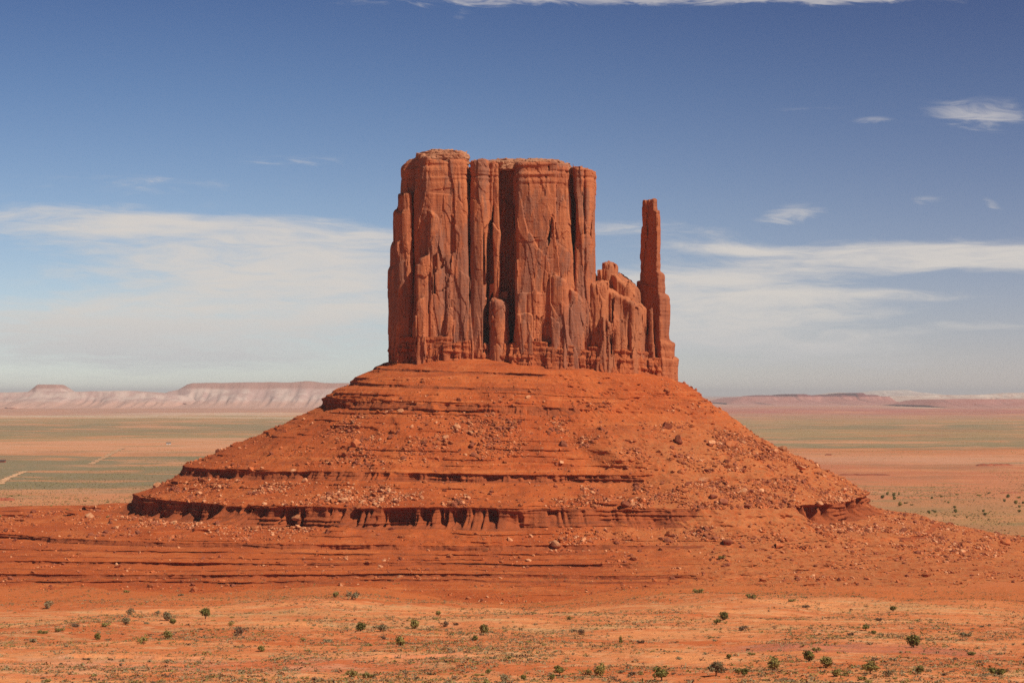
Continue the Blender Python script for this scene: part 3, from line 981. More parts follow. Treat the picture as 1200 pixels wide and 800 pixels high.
Rd = bay + fine * (0.6 + 0.6 * talus) + gul + beds + rub
Zd = 1.6 * fbm(X / 90, Y / 90, Zm / 60 + 3, 2) * smooth(24, 10, zz)[None, :] + 0.8 * fbm(X / 38, Y / 38, zz[None, :] / 2.5 + 8, 2) * smooth(-88, -93, zz)[None, :]
for tag_, hgt, depth, over, sc in (('1', 6, 4.5, 1.7, 5.0), ('2', 5, 4.5, 1.8, 5.5), ('3', 12.5, 8.5, 2.0, 5.2), ('4', 2.6, 1.2, 1.0, 16.0)) + tuple((str(5 + _i), 2, 0.9 if _i < 6 else 1.6, (0.8, 0.6, 1.5, 0.6, 1.7, 1.0, 1, 1.1, 1.1)[_i], (13.0, 17., 11., 14., 9., 12., 1, 7., 7.)[_i]) for _i in range(9) if _i != 6):
    sel = np.nonzero(kd == tag_)[0]
    i0, i1 = sel[0], sel[-1]
    tt = np.linspace(0, 1, len(sel))[None, :]
    ax, ay = X[:, sel[:1]], Y[:, sel[:1]]
    n = fbm(ax / sc + 3, ay / sc + float(tag_) * 7, ax * 0 + 1, 2)
    n2 = fbm(ax / (sc * .35), ay / (sc * .35), ax * 0 + 5, 2)
    nb = fbm(ax / 70, ay / 70, ax * 0 + 9, 2)
    n3 = fbm(ax / (sc * .8) + 8, ay / (sc * .8), Zm[:, sel] / (hgt * 0.9) + float(tag_), 2)
    alc = np.clip((n + 0.4 * n2 + 0.75 * nb + 0.55 * n3 - 0.08) / 0.42, 0, 1) ** 1.2
    roof = smooth(0.0, 0.22, tt)
    foot = 1 - smooth(0.85, 1.0, tt) * 0.6
    prof = -(over * 0.55 + depth * alc) * roof * foot
    # thin beds and vertical cracks in the face
    prof = prof + roof * (0.9 * (vnoise(ax / 30, ay / 30, Zm[:, sel] / 0.9) - 0.5) + 1.1 * (vnoise(ax / 1.8, ay / 1.8, Zm[:, sel] / 9) - 0.5))
    kp_ = keep[:, sel]
    if int(tag_) >= 4:
        kp_ = kp_ * ((1 - smooth(4, 22, deg + 10 * wob[:, sel[:1]])) if int(tag_) != 4 else (1 - smooth(80, 95, deg))) * smooth(-0.12, 0.22, fbm(ax / 55 + int(tag_), ay / 55, ax * 0 + int(tag_) * 3, 3))
    Rd[:, sel] += prof * kp_
    lip = np.arange(max(0, i0 - 6), i0)
    Rd[:, lip] += 0.4 * over * np.linspace(0.2, 1, len(lip))[None, :] * keep[:, lip]
# soft cones of soil banked against the third ledge
s3 = np.nonzero(kd == '3')[0]
c0, cf = s3[0] + 3, s3[-1]
c1 = np.nonzero(kd == '4')[0][0]
c1 = max(c1, cf + 10)
rng_ = np.arange(c0, c1)
fup = np.clip((cf - rng_) / (cf - c0), 0, 1)[None, :]
dec = (1 - smooth(cf, c1, rng_))[None, :]
cx, cy = X[:, cf][:, None], Y[:, cf][:, None]
cone = 1 - np.abs(fbm(cx / 24 + 2, cy / 24, cx * 0, 2)) * 2.4
cone = np.clip(cone, 0, 1) * (0.15 + 0.75 * vnoise(cx / 45, cy / 45, cx * 0 + 3))
off = 16 * np.clip(cone - fup * (1 + 0.05), 0, None) * np.where(rng_[None, :] > cf, dec, 1)
Rd[:, rng_] += off * keep[:, rng_]
Rf = Rm + Rd
AX = BL[0] + Rf * sn
AY = YB - Rf * cs
AZ = EYE + Zm + Zd - k_dip * (Rf * sn) + 0.35 * fbm(X / 5, Y / 5, Zm * 0 + 4, 3)
A = np.stack([AX, AY, AZ], -1).transpose(1, 0, 2)     # rows = level, cols = angle
rows = {}
seg = []
i = 0
while i < NTt:
    j = i
    while j + 1 < NTt and kd[j + 1] == kd[i]:
        j += 1
    seg.append((kd[i], i, j))
    i = j + 1
LED = {str(5 + _i): 'thin dark bed in the low terraces' for _i in range(6)}
LED |= {'12': 'thin broken bed just below the cliff', '13': 'thin broken bed above the upper ledge'}
LED |= {'1': 'upper rock ledge with dark joints', '2': 'middle rock ledge', '3': 'tall dark-jointed rock ledge', '4': 'low thin rock ledge'}
for kk, i, j in seg:
    j2 = min(j + 1, NTt - 1)
    sub = A[i:j2 + 1]
    q = grid_quads(len(sub), NP, True)[:, ::-1]
    nm = {'s': 'talus_slope', 'f': 'foot_slope'}.get(kk, 'rock_ledge')
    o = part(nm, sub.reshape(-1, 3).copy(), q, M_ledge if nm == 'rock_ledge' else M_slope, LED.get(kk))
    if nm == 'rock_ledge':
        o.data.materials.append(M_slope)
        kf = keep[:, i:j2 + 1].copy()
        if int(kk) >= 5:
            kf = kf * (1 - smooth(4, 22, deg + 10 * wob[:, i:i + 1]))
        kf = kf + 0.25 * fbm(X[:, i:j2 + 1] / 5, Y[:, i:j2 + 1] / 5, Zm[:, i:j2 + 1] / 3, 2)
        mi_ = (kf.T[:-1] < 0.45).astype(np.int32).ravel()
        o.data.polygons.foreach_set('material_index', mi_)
# outward direction check is by material (two-sided); normals only matter for bump

# =====================================================================
#  GROUND, one sheet to the horizon
# =====================================================================
def ground_z(x, y):
    d = np.sqrt(x * x + y * y)
    near = -31 - 0.0725 * d
    dd = np.clip(d, 0, 1060)
    z = -31 - 0.0725 * dd
    z = np.where(d > 1060, z - 16.5 * smooth(1060, 2600, d) - 0.03 * np.clip(d - 1060, 0, 60) * 0, z)
    z = np.where(y < 0, np.maximum(z, -60), z)
    amp = smooth(150, 500, d)
    z = z + amp * (2.2 * fbm(x / 140 + 3, y / 140, x * 0, 3) + 1.0 * fbm(x / 30, y / 30 + 7, x * 0 + 3, 3) + 0.30 * fbm(x / 5, y / 5, x * 0 + 4, 3, 0.6) * (1 - smooth(1500, 2500, d))) * (1 - 0.3 * smooth(1200, 3000, d))
    z = z + 4.0 * fbm(x / 900, y / 900, x * 0 + 5, 3) * smooth(1500, 3500, d) + 14 * fbm(x / 6000, y / 6000, x * 0 + 6, 3) * smooth(6000, 20000, d)
    z = z + 4.2 * fbm(x / 85 + 1, y / 170, x * 0 + 11, 3) * smooth(800, 950, d) * (1 - smooth(1060, 1200, d)) + 1.3 * fbm(x / 45, y / 60, x * 0 + 13, 3) * smooth(430, 520, d) * (1 - smooth(1000, 1150, d))
    # small scarps facing the camera
    for d0, st, xa, xb, sd in ((533, 1.5, -400, 8, 1.0), (541, 0.9, -160, -60, 2.0), (505, 0.7, -400, -60, 5.0), (575, 1.5, 66, 128, 3.0), (610, 0.8, -400, -90, 4.0), (690, .8, -400, -120, 6.0)):
        w = d0 + 10 * fbm(x / 60 + sd, y * 0, x * 0 + sd, 3) + 2 * fbm(x / 8 + sd, y * 0, x * 0 + sd, 2)
        k = smooth(xa, xa + 15, x) * (1 - smooth(xb - 15, xb, x)) * smooth(-0.35, 0.1, fbm(x / 18 + sd, y * 0 + sd, x * 0, 2))
        z = z + 0.62 * st * k * smooth(0, 1.0, d - w) * np.exp(-np.clip(d - w, 0, None) / 22)
    return z + EYE


def spaced(pts):
    out = []
    for a, b, st in pts:
        out.append(np.arange(a, b, st))
    return np.concatenate(out)


rr = np.concatenate([[0.5, 40, 90, 150, 220, 280, 320], spaced([(345, 470, 1.6), (470, 640, 0.9), (640, 1100, 1.8), (1100, 1700, 6)]), np.geomspace(1700, 95000, 330)])
azs = np.concatenate([np.linspace(-17, 17, 950), np.linspace(17, 60, 90)[1:], np.linspace(60, 300, 60)[1:], np.linspace(300, 343, 90)[1:-1]]) * math.pi / 180
GX, GY = rr[:, None] * np.sin(azs)[None, :], rr[:, None] * np.cos(azs)[None, :]
GZ = ground_z(GX, GY)
g = mesh_from('ground', np.stack([GX, GY, GZ], -1).reshape(-1, 3), grid_quads(len(rr), len(azs), True)[:, ::-1], M_ground)
struct(g)

# height lookup of the talus, for placing things on it
CELL = 1.5
hx0, hy0 = -1100.0, 950.0
HM = np.full((1200, 560), -1e9)
ii = ((A[..., 0] - hx0) / CELL).astype(int).ravel()
jj = ((A[..., 1] - hy0) / CELL).astype(int).ravel()
ok = (ii >= 0) & (ii < 1200) & (jj >= 0) & (jj < 560)
np.maximum.at(HM, (ii[ok], jj[ok]), A[..., 2].ravel()[ok])


def surf_z(x, y):
    z = float(ground_z(np.array([x], float), np.array([y], float))[0])
    i, j = int((x - hx0) / CELL), int((y - hy0) / CELL)
    if 0 <= i < 1200 and 0 <= j < 560:
        z = max(z, HM[i, j])
    return z


DS = np.concatenate([np.arange(330, 1500, 0.8), np.geomspace(1500, 60000, 1500)])


def hit(px, py):
    """where the view through a point of the photograph meets the land"""
    xs, ys = (px - 600) / F * DS, DS
    zs = EYE + (461 - py) / F * DS
    gz = ground_z(xs, ys)
    i = ((xs - hx0) / CELL).astype(int)
    j = ((ys - hy0) / CELL).astype(int)
    okk = (i >= 0) & (i < 1200) & (j >= 0) & (j < 560)
    gz[okk] = np.maximum(gz[okk], HM[i[okk], j[okk]])
    h = np.nonzero(zs <= gz)[0]
    k = h[0] if len(h) else len(DS) - 1
    return float(xs[k]), float(ys[k]), float(gz[k])


# =====================================================================
#  FAR COUNTRY
# =====================================================================
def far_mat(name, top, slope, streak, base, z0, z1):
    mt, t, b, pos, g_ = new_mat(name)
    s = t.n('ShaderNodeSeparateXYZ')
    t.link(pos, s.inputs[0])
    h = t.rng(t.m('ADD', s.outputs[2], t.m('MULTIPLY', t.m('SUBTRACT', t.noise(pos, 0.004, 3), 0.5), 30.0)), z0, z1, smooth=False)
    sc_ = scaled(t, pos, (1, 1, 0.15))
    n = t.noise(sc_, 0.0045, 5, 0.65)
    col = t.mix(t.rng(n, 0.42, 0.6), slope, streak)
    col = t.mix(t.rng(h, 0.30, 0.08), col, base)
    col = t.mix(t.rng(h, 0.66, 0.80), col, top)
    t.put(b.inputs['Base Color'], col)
    bump(t, b, n, 0.8, 25.0)
    return mt


def mesa(name, prof, dist, depth, base_py, mat, label, cat, flank=None, group=None, gully=0.5, nx=220):
    """long table mountain: prof = skyline points (px, py) as seen from the viewpoint; a cliff over gullied slopes"""
    sc = dist / F
    pxs = np.linspace(prof[0][0], prof[-1][0], nx)
    top = np.interp(pxs, [p[0] for p in prof], [p[1] for p in prof])
    X0 = (pxs - 600) * sc
    zt = (461 - top) * sc
    zt = zt + sc * 0.4 * fbm(X0 / (14 * sc), X0 * 0, X0 * 0 + 1, 3)
    zb = -136.0
    ts = np.array([0, .08, .16, .24, .32, .40, .48, .56, .62, .66, .68, .70, .74, 0.85, 1.0])
    hs = np.array([0, .05, .11, .18, .26, .35, .45, .56, .66, .76, .92, .985, 1.0, 1.0, 1.0])
    if flank:
        hs = np.where(ts <= .66, hs / .66 * flank, flank + (hs - .66) / .34 * (1 - flank))
    rows_ = []
    H = np.maximum(zt - zb, 1)
    nrow = 44
    for t in np.linspace(0, 1, nrow):
        h = np.interp(t, ts, hs)
        gl = fbm(X0 / (22 * sc), X0 * 0 + t * 0.6, X0 * 0 + 4, 4, 0.6)
        out = (1 - t) * depth * (1 + gully * gl * np.sin(math.pi * min(t / 0.7, 1)))
        rows_.append(np.stack([X0, dist - out + depth * 0.2, EYE + zb + H * h], -1))
    for t in np.linspace(0, 1, 6)[1:]:
        rows_.append(np.stack([X0, np.full(nx, dist + depth * (0.2 + 0.8 * t)), EYE + zb + H * (1 - t ** 3)], -1))
    Vv = np.stack(rows_)
    # close the ends down to the plain
    zc = EYE + zb
    Vv[:, 0, 2] = zc
    Vv[:, -1, 2] = zc
    o = mesh_from(name, Vv.reshape(-1, 3) - np.array([0, dist, EYE + zb]), grid_quads(len(rows_), nx), mat)
    o.location = (0, dist, EYE + zb)
    tag(o, label, cat, group)
    return o


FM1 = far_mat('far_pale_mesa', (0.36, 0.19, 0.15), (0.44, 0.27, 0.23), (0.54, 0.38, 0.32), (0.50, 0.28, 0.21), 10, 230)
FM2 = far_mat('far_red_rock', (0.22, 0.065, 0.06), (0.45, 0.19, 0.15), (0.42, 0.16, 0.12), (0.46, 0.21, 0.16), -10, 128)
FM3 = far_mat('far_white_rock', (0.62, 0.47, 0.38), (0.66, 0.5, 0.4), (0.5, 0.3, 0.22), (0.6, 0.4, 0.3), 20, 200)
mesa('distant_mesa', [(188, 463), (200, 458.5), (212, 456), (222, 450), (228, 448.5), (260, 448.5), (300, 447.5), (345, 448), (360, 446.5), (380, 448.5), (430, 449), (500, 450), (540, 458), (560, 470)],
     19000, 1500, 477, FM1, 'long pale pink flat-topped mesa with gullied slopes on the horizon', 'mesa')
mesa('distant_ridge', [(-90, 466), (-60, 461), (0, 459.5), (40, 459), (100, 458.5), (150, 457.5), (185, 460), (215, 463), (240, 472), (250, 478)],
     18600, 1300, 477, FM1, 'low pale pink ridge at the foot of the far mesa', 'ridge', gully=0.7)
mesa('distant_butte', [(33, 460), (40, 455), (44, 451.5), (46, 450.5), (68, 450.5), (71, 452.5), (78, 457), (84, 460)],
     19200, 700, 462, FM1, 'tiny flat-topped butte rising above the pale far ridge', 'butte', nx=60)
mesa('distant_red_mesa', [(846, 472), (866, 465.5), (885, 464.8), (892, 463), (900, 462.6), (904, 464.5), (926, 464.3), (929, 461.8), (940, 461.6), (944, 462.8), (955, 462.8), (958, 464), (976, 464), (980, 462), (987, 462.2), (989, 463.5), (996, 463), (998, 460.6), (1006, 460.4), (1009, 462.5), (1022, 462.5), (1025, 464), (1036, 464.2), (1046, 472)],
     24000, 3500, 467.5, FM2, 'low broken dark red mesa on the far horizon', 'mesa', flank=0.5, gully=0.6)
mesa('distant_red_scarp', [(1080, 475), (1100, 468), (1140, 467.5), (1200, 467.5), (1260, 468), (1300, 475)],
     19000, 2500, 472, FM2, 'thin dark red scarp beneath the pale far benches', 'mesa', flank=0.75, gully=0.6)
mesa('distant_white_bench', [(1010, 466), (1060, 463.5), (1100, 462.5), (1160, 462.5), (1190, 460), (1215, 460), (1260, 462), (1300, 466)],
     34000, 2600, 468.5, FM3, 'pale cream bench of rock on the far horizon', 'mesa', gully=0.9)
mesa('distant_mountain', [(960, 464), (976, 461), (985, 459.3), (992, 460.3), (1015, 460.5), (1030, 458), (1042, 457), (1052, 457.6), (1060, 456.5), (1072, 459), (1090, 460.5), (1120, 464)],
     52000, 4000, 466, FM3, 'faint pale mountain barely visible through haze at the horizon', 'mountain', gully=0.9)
# dark red outcrops on the middle plain
M_out = simple_mat('outcrop_shale', (0.27, 0.075, 0.04), (0.36, 0.10, 0.05), 0.05, 0.3, 0.6, 1.5)


def outcrop(px, py, w, h, label, seed):
    x, y, z = hit(px, py)
    sc = y / F
    n, k = 60, 12
    W, Hh = w * sc, h * sc
    uu = np.linspace(-1, 1, n)
    Vv = []
    for j, v in enumerate(np.linspace(-1, 1, k)):
        e = np.clip(1 - np.abs(v) ** 2.2, 0, 1) * np.clip(1 - np.abs(uu) ** 3, 0, 1)
        hh = Hh * (0.45 + 0.55 * vnoise(uu * 6 + seed, uu * 0 + v, uu * 0)) * smooth(0, 0.5, e) - 1.0
        Vv.append(np.stack([uu * W / 2, np.full(n, v * W * 0.22) + W * .05 * fbm(uu * 4 + seed, uu * 0, uu * 0, 2), hh], -1))
    o = mesh_from('rock_outcrop', np.stack(Vv).reshape(-1, 3), grid_quads(k, n), M_out)
    o.location = (x, y, z)
    tag(o, label, 'rock outcrop')


outcrop(4, 586, 30, 5, 'low dark red outcrop at the plain edge, beyond the left end of the ledges', 1.0)
outcrop(970, 533, 9, 2.2, 'small dark rock knob near the far edge of the orange plain', 2.0)
outcrop(1010, 556, 70, 2.0, 'long thin dark red scarp across the orange plain beside the talus', 3.0)
outcrop(1185, 577, 30, 2.0, 'short dark scarp at the near edge of the orange plain', 4.0)
outcrop(1165, 545, 46, 3.0, 'low bright red rise on the orange plain at its right-hand end', 5.0)

# dirt tracks on the plain
M_road = simple_mat('pale_track_dirt', (0.62, 0.36, 0.20), (0.56, 0.29, 0.15), 0.02, 0.2, 0.3, 0.2)


def road(pts, wid):
    P3 = [hit(*p) for p in pts]
    P3 = [np.array(p) for p in P3]
    L = []
    for a, b in zip(P3[:-1], P3[1:]):
        for t in np.linspace(0, 1, 30, endpoint=False):
            L.append(a + (b - a) * t)
    L.append(P3[-1])
    L = np.array(L)
    tn = np.gradient(L[:, :2], axis=0)
    tn /= np.linalg.norm(tn, axis=1)[:, None]
    nr = np.stack([-tn[:, 1], tn[:, 0]], -1)
    nr = nr * (1 + 0.3 * np.sin(np.arange(len(L)) * 0.7))[:, None]
    rws = []
    for s_ in np.linspace(-1, 1, 7):
        q = L[:, :2] + nr * wid * 0.5 * s_
        rws.append(np.stack([q[:, 0], q[:, 1], ground_z(q[:, 0], q[:, 1]) + 0.55], -1))
    o = mesh_from('dirt_road', np.stack(rws).reshape(-1, 3), grid_quads(7, len(L)), M_road)
    struct(o)


road([(107, 544), (120, 537), (132, 531), (146, 525)], 11)
road([(1, 567), (8, 561), (18, 557), (30, 552)], 10)

# two lone dwellings on the plain
M_wall = simple_mat('white_plaster', (0.72, 0.66, 0.58), (0.78, 0.74, 0.68), 0.5, 1, 0.1, 0.05)
M_wall2 = simple_mat('red_plaster', (0.34, 0.10, 0.06), (0.40, 0.13, 0.08), 0.5, 1, 0.1, 0.05)
M_roof = simple_mat('dark_shingle', (0.10, 0.07, 0.06), (0.15, 0.10, 0.08), 0.8, 2, 0.3, 0.1)
M_door = simple_mat('brown_door', (0.12, 0.06, 0.04), (0.15, 0.08, 0.05), 1, 2, 0.1, 0.05)


def box(x0, x1, y0, y1, z0, z1):
    v = [(x0, y0, z0), (x1, y0, z0), (x1, y1, z0), (x0, y1, z0), (x0, y0, z1), (x1, y0, z1), (x1, y1, z1), (x0, y1, z1)]
    return v, [(0, 3, 2, 1), (4, 5, 6, 7), (0, 1, 5, 4), (1, 2, 6, 5), (2, 3, 7, 6), (3, 0, 4, 7)]


def house(px, py, w, d, h, wall, label, rz):
    x, y, z = hit(px, py)
    e = empty('desert_house', (x, y, z - 0.3), label, 'house', rz=rz)
    v, q = box(-w / 2, w / 2, -d / 2, d / 2, 0, h)
    mesh_from('wall', v, q, wall, e, False)
    ov = 0.5
    rv = [(-w / 2 - ov, -d / 2 - ov, h + .01), (w / 2 + ov, -d / 2 - ov, h + .01), (w / 2 + ov, d / 2 + ov, h + .01), (-w / 2 - ov, d / 2 + ov, h + .01),
          (-w / 2 - ov, 0, h + d * .28), (w / 2 + ov, 0, h + d * .28)]
    mesh_from('roof', rv, [(0, 3, 2, 1), (0, 1, 5, 4), (2, 3, 4, 5)], M_roof, e, False, [(1, 2, 5), (3, 0, 4)])
    v, q = box(-0.6, 0.6, -d / 2 - 0.08, -d / 2 - 0.005, 0.2, 2.3)
    mesh_from('door', v, q, M_door, e, False)
    for xx in (-w * .3, w * .3):
        v, q = box(xx - .7, xx + .7, -d / 2 - 0.06, -d / 2 - 0.005, 1.2, 2.3)
        mesh_from('window', v, q, M_roof, e, False)


house(198, 520.5, 11, 8, 3.6, M_wall, 'tiny white house with a dark roof alone on the orange plain', 0.2)
house(3, 541.5, 13, 8, 3.6, M_wall2, 'tiny dark red house at the far edge of the green scrub flat', -0.1)


# =====================================================================
#  BOULDERS
# =====================================================================
def icos(sub):
    import bmesh
    bm = bmesh.new()
    bmesh.ops.create_icosphere(bm, subdivisions=sub, radius=1.0)
    v = np.array([p.co[:] for p in bm.verts])
    f = np.array([[q.index for q in p.verts] for p in bm.faces])
    bm.free()
    return v, f


IV2, IF2 = icos(3)
IV1, IF1 = icos(1)
IV0, IF0 = icos(1)


def rock_shape(v, rs_, n=9, flat=0.75):
    """chip a ball with planes into an angular block"""
    p = v.copy()
    for i in range(n):
        nrm = rs_.randn(3)
        nrm /= np.linalg.norm(nrm)
        h = rs_.uniform(0.45, 0.8)
        d = p @ nrm
        over = np.clip(d - h, 0, None)
        p -= over[:, None] * nrm[None, :] * 0.96
    p *= np.array([1.0, rs_.uniform(0.6, 0.95), rs_.uniform(0.5, flat)])
    return p


rsn = np.random.RandomState(3)
ROCKS = [rock_shape(IV2, rsn) for _ in range(10)]
ROCKS = [p + 0.035 * fbm(p[:, 0] * 3 + i, p[:, 1] * 3, p[:, 2] * 3, 3)[:, None] for i, p in enumerate(ROCKS)]
MATS = [M_rock, M_rock_pale, M_rock_dark]
PROTO = {}


def boulder(loc, size, shape, mi, label, group, rot):
    k = (shape, mi)
    if k not in PROTO:
        o = mesh_from('boulder', ROCKS[shape], None, MATS[mi], None, False, IF2)
        PROTO[k] = o
    else:
        o = PROTO[k].copy()
        C.objects.link(o)
    o.location = loc
    o.scale = (size, size, size)
    o.rotation_euler = rot
    for key in ('label', 'category', 'group'):
        if key in o:
            del o[key]
    tag(o, label, 'boulder', group)
    return o


# candidate spots: grid points of the talus, weighted by where the photograph shows rubble
Zrel = AZ - EYE
PXf = 600 + AX / AY * F
PYf = 461 - Zrel / AY * F
front = (np.abs(deg) < 100) & (AY < YB + 40) & np.ones_like(AZ, bool)
kdm = np.repeat(kd[None, :], NP, 0)
onslope = front & ((kdm == 's') | (kdm == 'f')) & (Zrel < 12)


def blob(px, py, w, h, p=1.0):
    return p * np.exp(-((PXf - px) / w) ** 2 - ((PYf - py) / h) ** 2)


AREA = np.gradient(AX, axis=0) ** 2 + np.gradient(AY, axis=0) ** 2
AREA = np.sqrt(AREA) * np.sqrt(np.gradient(AX, axis=1) ** 2 + np.gradient(AY, axis=1) ** 2 + np.gradient(AZ, axis=1) ** 2)
# regions: (weight field, group, label, colour weights)
REG = [
    (blob(350, 572, 110, 16) + blob(470, 578, 100, 14, .5), 'pale blocks between the second and third ledges', 'pale angular block in the rubble just above the tall dark ledge', (0.15, .8, .05)),
    (blob(420, 520, 35, 26) + blob(380, 535, 50, 12, .5), 'red boulders on the upper left talus', 'red boulder in the rubble chute left of the block', (0.6, .15, .25)),
    (blob(560, 515, 100, 28) + blob(650, 510, 60, 30, .8), 'boulders on the middle talus', 'red boulder on the slope between upper and second ledges', (0.5, .25, .25)),
    (blob(870, 560, 90, 50, 1.0) + blob(800, 600, 110, 34, .9) + blob(930, 610, 90, 30, .6), 'boulders on the right rubble fan', 'orange boulder in the wide rubble fan below the spire', (0.6, .22, .18)),
    (blob(860, 520, 40, 22) + blob(920, 545, 40, 18), 'boulders along the right skyline of the talus', 'boulder on the right-hand edge of the talus slope', (0.55, .3, .15)),
    (blob(990, 590, 30, 22) + blob(1060, 628, 70, 16, .8) + blob(1130, 645, 50, 12, .5), 'blocks at the right foot of the talus', 'pale block at the right foot of the talus near the low ledge', (0.45, .4, .15)),
    (blob(590, 590, 110, 14) + blob(700, 580, 60, 20, .7), 'blocks below the middle of the second ledge', 'pale red block on the slope under the second ledge', (0.45, .4, .15)),
    (blob(250, 610, 90, 16) + blob(375, 617, 30, 8, .8) + blob(650, 636, 60, 10, .8), 'stones on the soil cones below the tall ledge', 'pale stone on the soft red cones below the tall ledge', (0.3, .6, .1)),
]
NB = [56, 30, 40, 66, 24, 26, 30, 18]
named = [  # (px, py, size px, colour, label)
    (857, 522, 15, 0, 'large dark-shadowed boulder perched on the right skyline of the talus'),
    (918, 528, 11, 1, 'smooth pale oval boulder on the right skyline of the talus'),
    (834, 521, 11, 1, 'big orange slab below the pillar-like dark rocks on the right slope'),
    (824, 563, 10, 1, 'flat pale boulder in the upper part of the rubble fan'),
    (912, 640, 13, 0, 'lone angular boulder near the bottom of the rubble fan'),
    (851, 636, 12, 2, 'dark pointed boulder with a pale companion low in the rubble fan'),
    (783, 626, 9, 0, 'boulder with a black shadow beside the low red ledges'),
    (848, 590, 12, 2, 'dark boulder in the middle of the rubble fan'),
    (836, 583, 11, 2, 'dark tilted boulder just above another in the rubble fan'),
    (875, 594, 10, 2, 'dark red boulder right of the middle of the rubble fan'),
    (795, 517, 14, 2, 'dark craggy rock on the upper right of the talus'),
    (781, 501, 12, 2, 'dark craggy rock just below the upper ledge on the right'),
    (938, 549, 11, 1, 'tilted orange slab high above the right-hand ledge'),
    (960, 603, 9, 1, 'pale slab below the right-hand ledge'),
    (1178, 637, 14, 0, 'lone boulder with a black shadow at the far right foot of the slope'),
    (660, 523, 12, 2, 'dark boulder on the middle talus right of centre'),
    (553, 523, 9, 2, 'dark boulder on the middle talus below the cleft'),
    (536, 501, 8, 1, 'pale boulder below the upper ledge under the block'),
    (348, 610, 10, 1, 'large white block leaning at the foot of the tall ledge'),
    (733, 593, 11, 2, 'dark boulder at the right end of the second ledge'),
]
nrmz = np.gradient(AZ, axis=1)


def place_on(px, py):
    return hit(px, py)


for px, py, s_, mi, lab in named:
    x, y, z = hit(px, py)
    size = s_ * y / F * 0.62
    boulder((x, y, z + size * 0.22), size, rsn.randint(10), mi, lab, None, (rsn.uniform(-.3, .3), rsn.uniform(-.3, .3), rsn.uniform(0, 6.3)))
for (W_, grp, lab, cw), n in zip(REG, NB):
    w = (W_ * (0.2 + 1.6 * smooth(0.35, 0.75, vnoise(AX / 16, AY / 16, AZ / 50))) * AREA * onslope).ravel()
    w /= w.sum()
    pick = rsn.choice(len(w), n, p=w)
    for q in pick:
        i, j = np.unravel_index(q, AZ.shape)
        size = np.clip(rsn.lognormal(0.42, 0.5), 0.8, 4.6)
        mi = rsn.choice(3, p=cw)
        boulder((AX[i, j], AY[i, j], AZ[i, j] + size * rsn.uniform(-0.15, 0.25)), size, rsn.randint(10), mi, lab, grp,
                (rsn.uniform(-.6, .6), rsn.uniform(-.6, .6), rsn.uniform(0, 6.3)))
# the small scree, uncountable: one object per colour
allw = sum(r[0] for r in REG)
chute = smooth(0.35, 0.75, vnoise(AX / 16, AY / 16, AZ / 50)) ** 1.5
gen = 0.12 + 0.6 * fan + 0.12 * talus + 0.12 * (vnoise(AX / 12, AY / 12, AZ / 12) > 0.6)
for mi, n, lab in ((0, 3200, 'rubble'), (2, 2000, 'dark_rubble'), (1, 600, 'pale_rubble'), (0, 15000, 'scree'), (1, 6500, 'pale_scree'), (2, 10000, 'dark_scree')):
    w = ((allw * 1.2 + gen) * (0.15 + 1.7 * chute) * AREA * onslope)
    if mi == 1:
        w = w * (0.4 + 1.6 * (REG[0][0] + REG[7][0] + REG[5][0]))
    w = w.ravel() / w.sum()
    pick = rsn.choice(len(w), n, p=w)
    i, j = np.unravel_index(pick, AZ.shape)
    base = np.stack([AX[i, j], AY[i, j], AZ[i, j]], -1) + rsn.uniform(-0.5, 0.5, (n, 3)) * np.array([1, 1, .1])
    size = np.clip(rsn.lognormal(-0.55, 0.5, n), 0.25, 1.8)
    if 'rubble' in lab:
        size = np.clip(rsn.lognormal(0.1, 0.5, n), 0.7, 3.2)
    nv = len(IV1)
    sh = np.stack([rock_shape(IV1, rsn, 5) for _ in range(24)])
    pv = sh[rsn.randint(24, size=n)]
    a = rsn.uniform(0, 6.3, n)
    ca, sa = np.cos(a)[:, None], np.sin(a)[:, None]
    tl = rsn.uniform(-.5, .5, n)[:, None]
    px_ = pv[..., 0] * ca - pv[..., 1] * sa
    py_ = pv[..., 0] * sa + pv[..., 1] * ca
    pz_ = pv[..., 2] + tl * px_
    pv = np.stack([px_, py_, pz_], -1) * size[:, None, None] + base[:, None, :]
    pv[..., 2] += size[:, None] * 0.15
    fs = (IF1[None] + (np.arange(n) * nv)[:, None, None]).reshape(-1, 3)
    o = mesh_from(lab, pv.reshape(-1, 3), None, MATS[mi], None, False, fs)
    struct(o, 'stuff', {'rubble': 'red blocks strewn over the talus', 'dark_rubble': 'dark blocks strewn over the talus', 'pale_rubble': 'pale blocks strewn over the talus', 'scree': 'small red stones scattered over the talus', 'pale_scree': 'small pale stones scattered over the talus', 'dark_scree': 'small dark stones scattered over the talus'}[lab])

# =====================================================================
#  JUNIPERS AND SHRUBS
# =====================================================================
def leaf_mat(name, c1, c2):
    mt, t, b, pos, g_ = new_mat(name, 0.8)
    oi = t.n('ShaderNodeObjectInfo')
    col = t.mix(t.rng(t.noise(pos, 1.3, 3, 0.6), 0.35, 0.65), c1, c2)
    v = t.rng(oi.outputs['Random'], 0.0, 1.0, 0.8, 1.2, smooth=False)
    t.put(b.inputs['Base Color'], t.mix(1.0, col, t.vec(v, v, v), 'MULTIPLY'))
    return mt


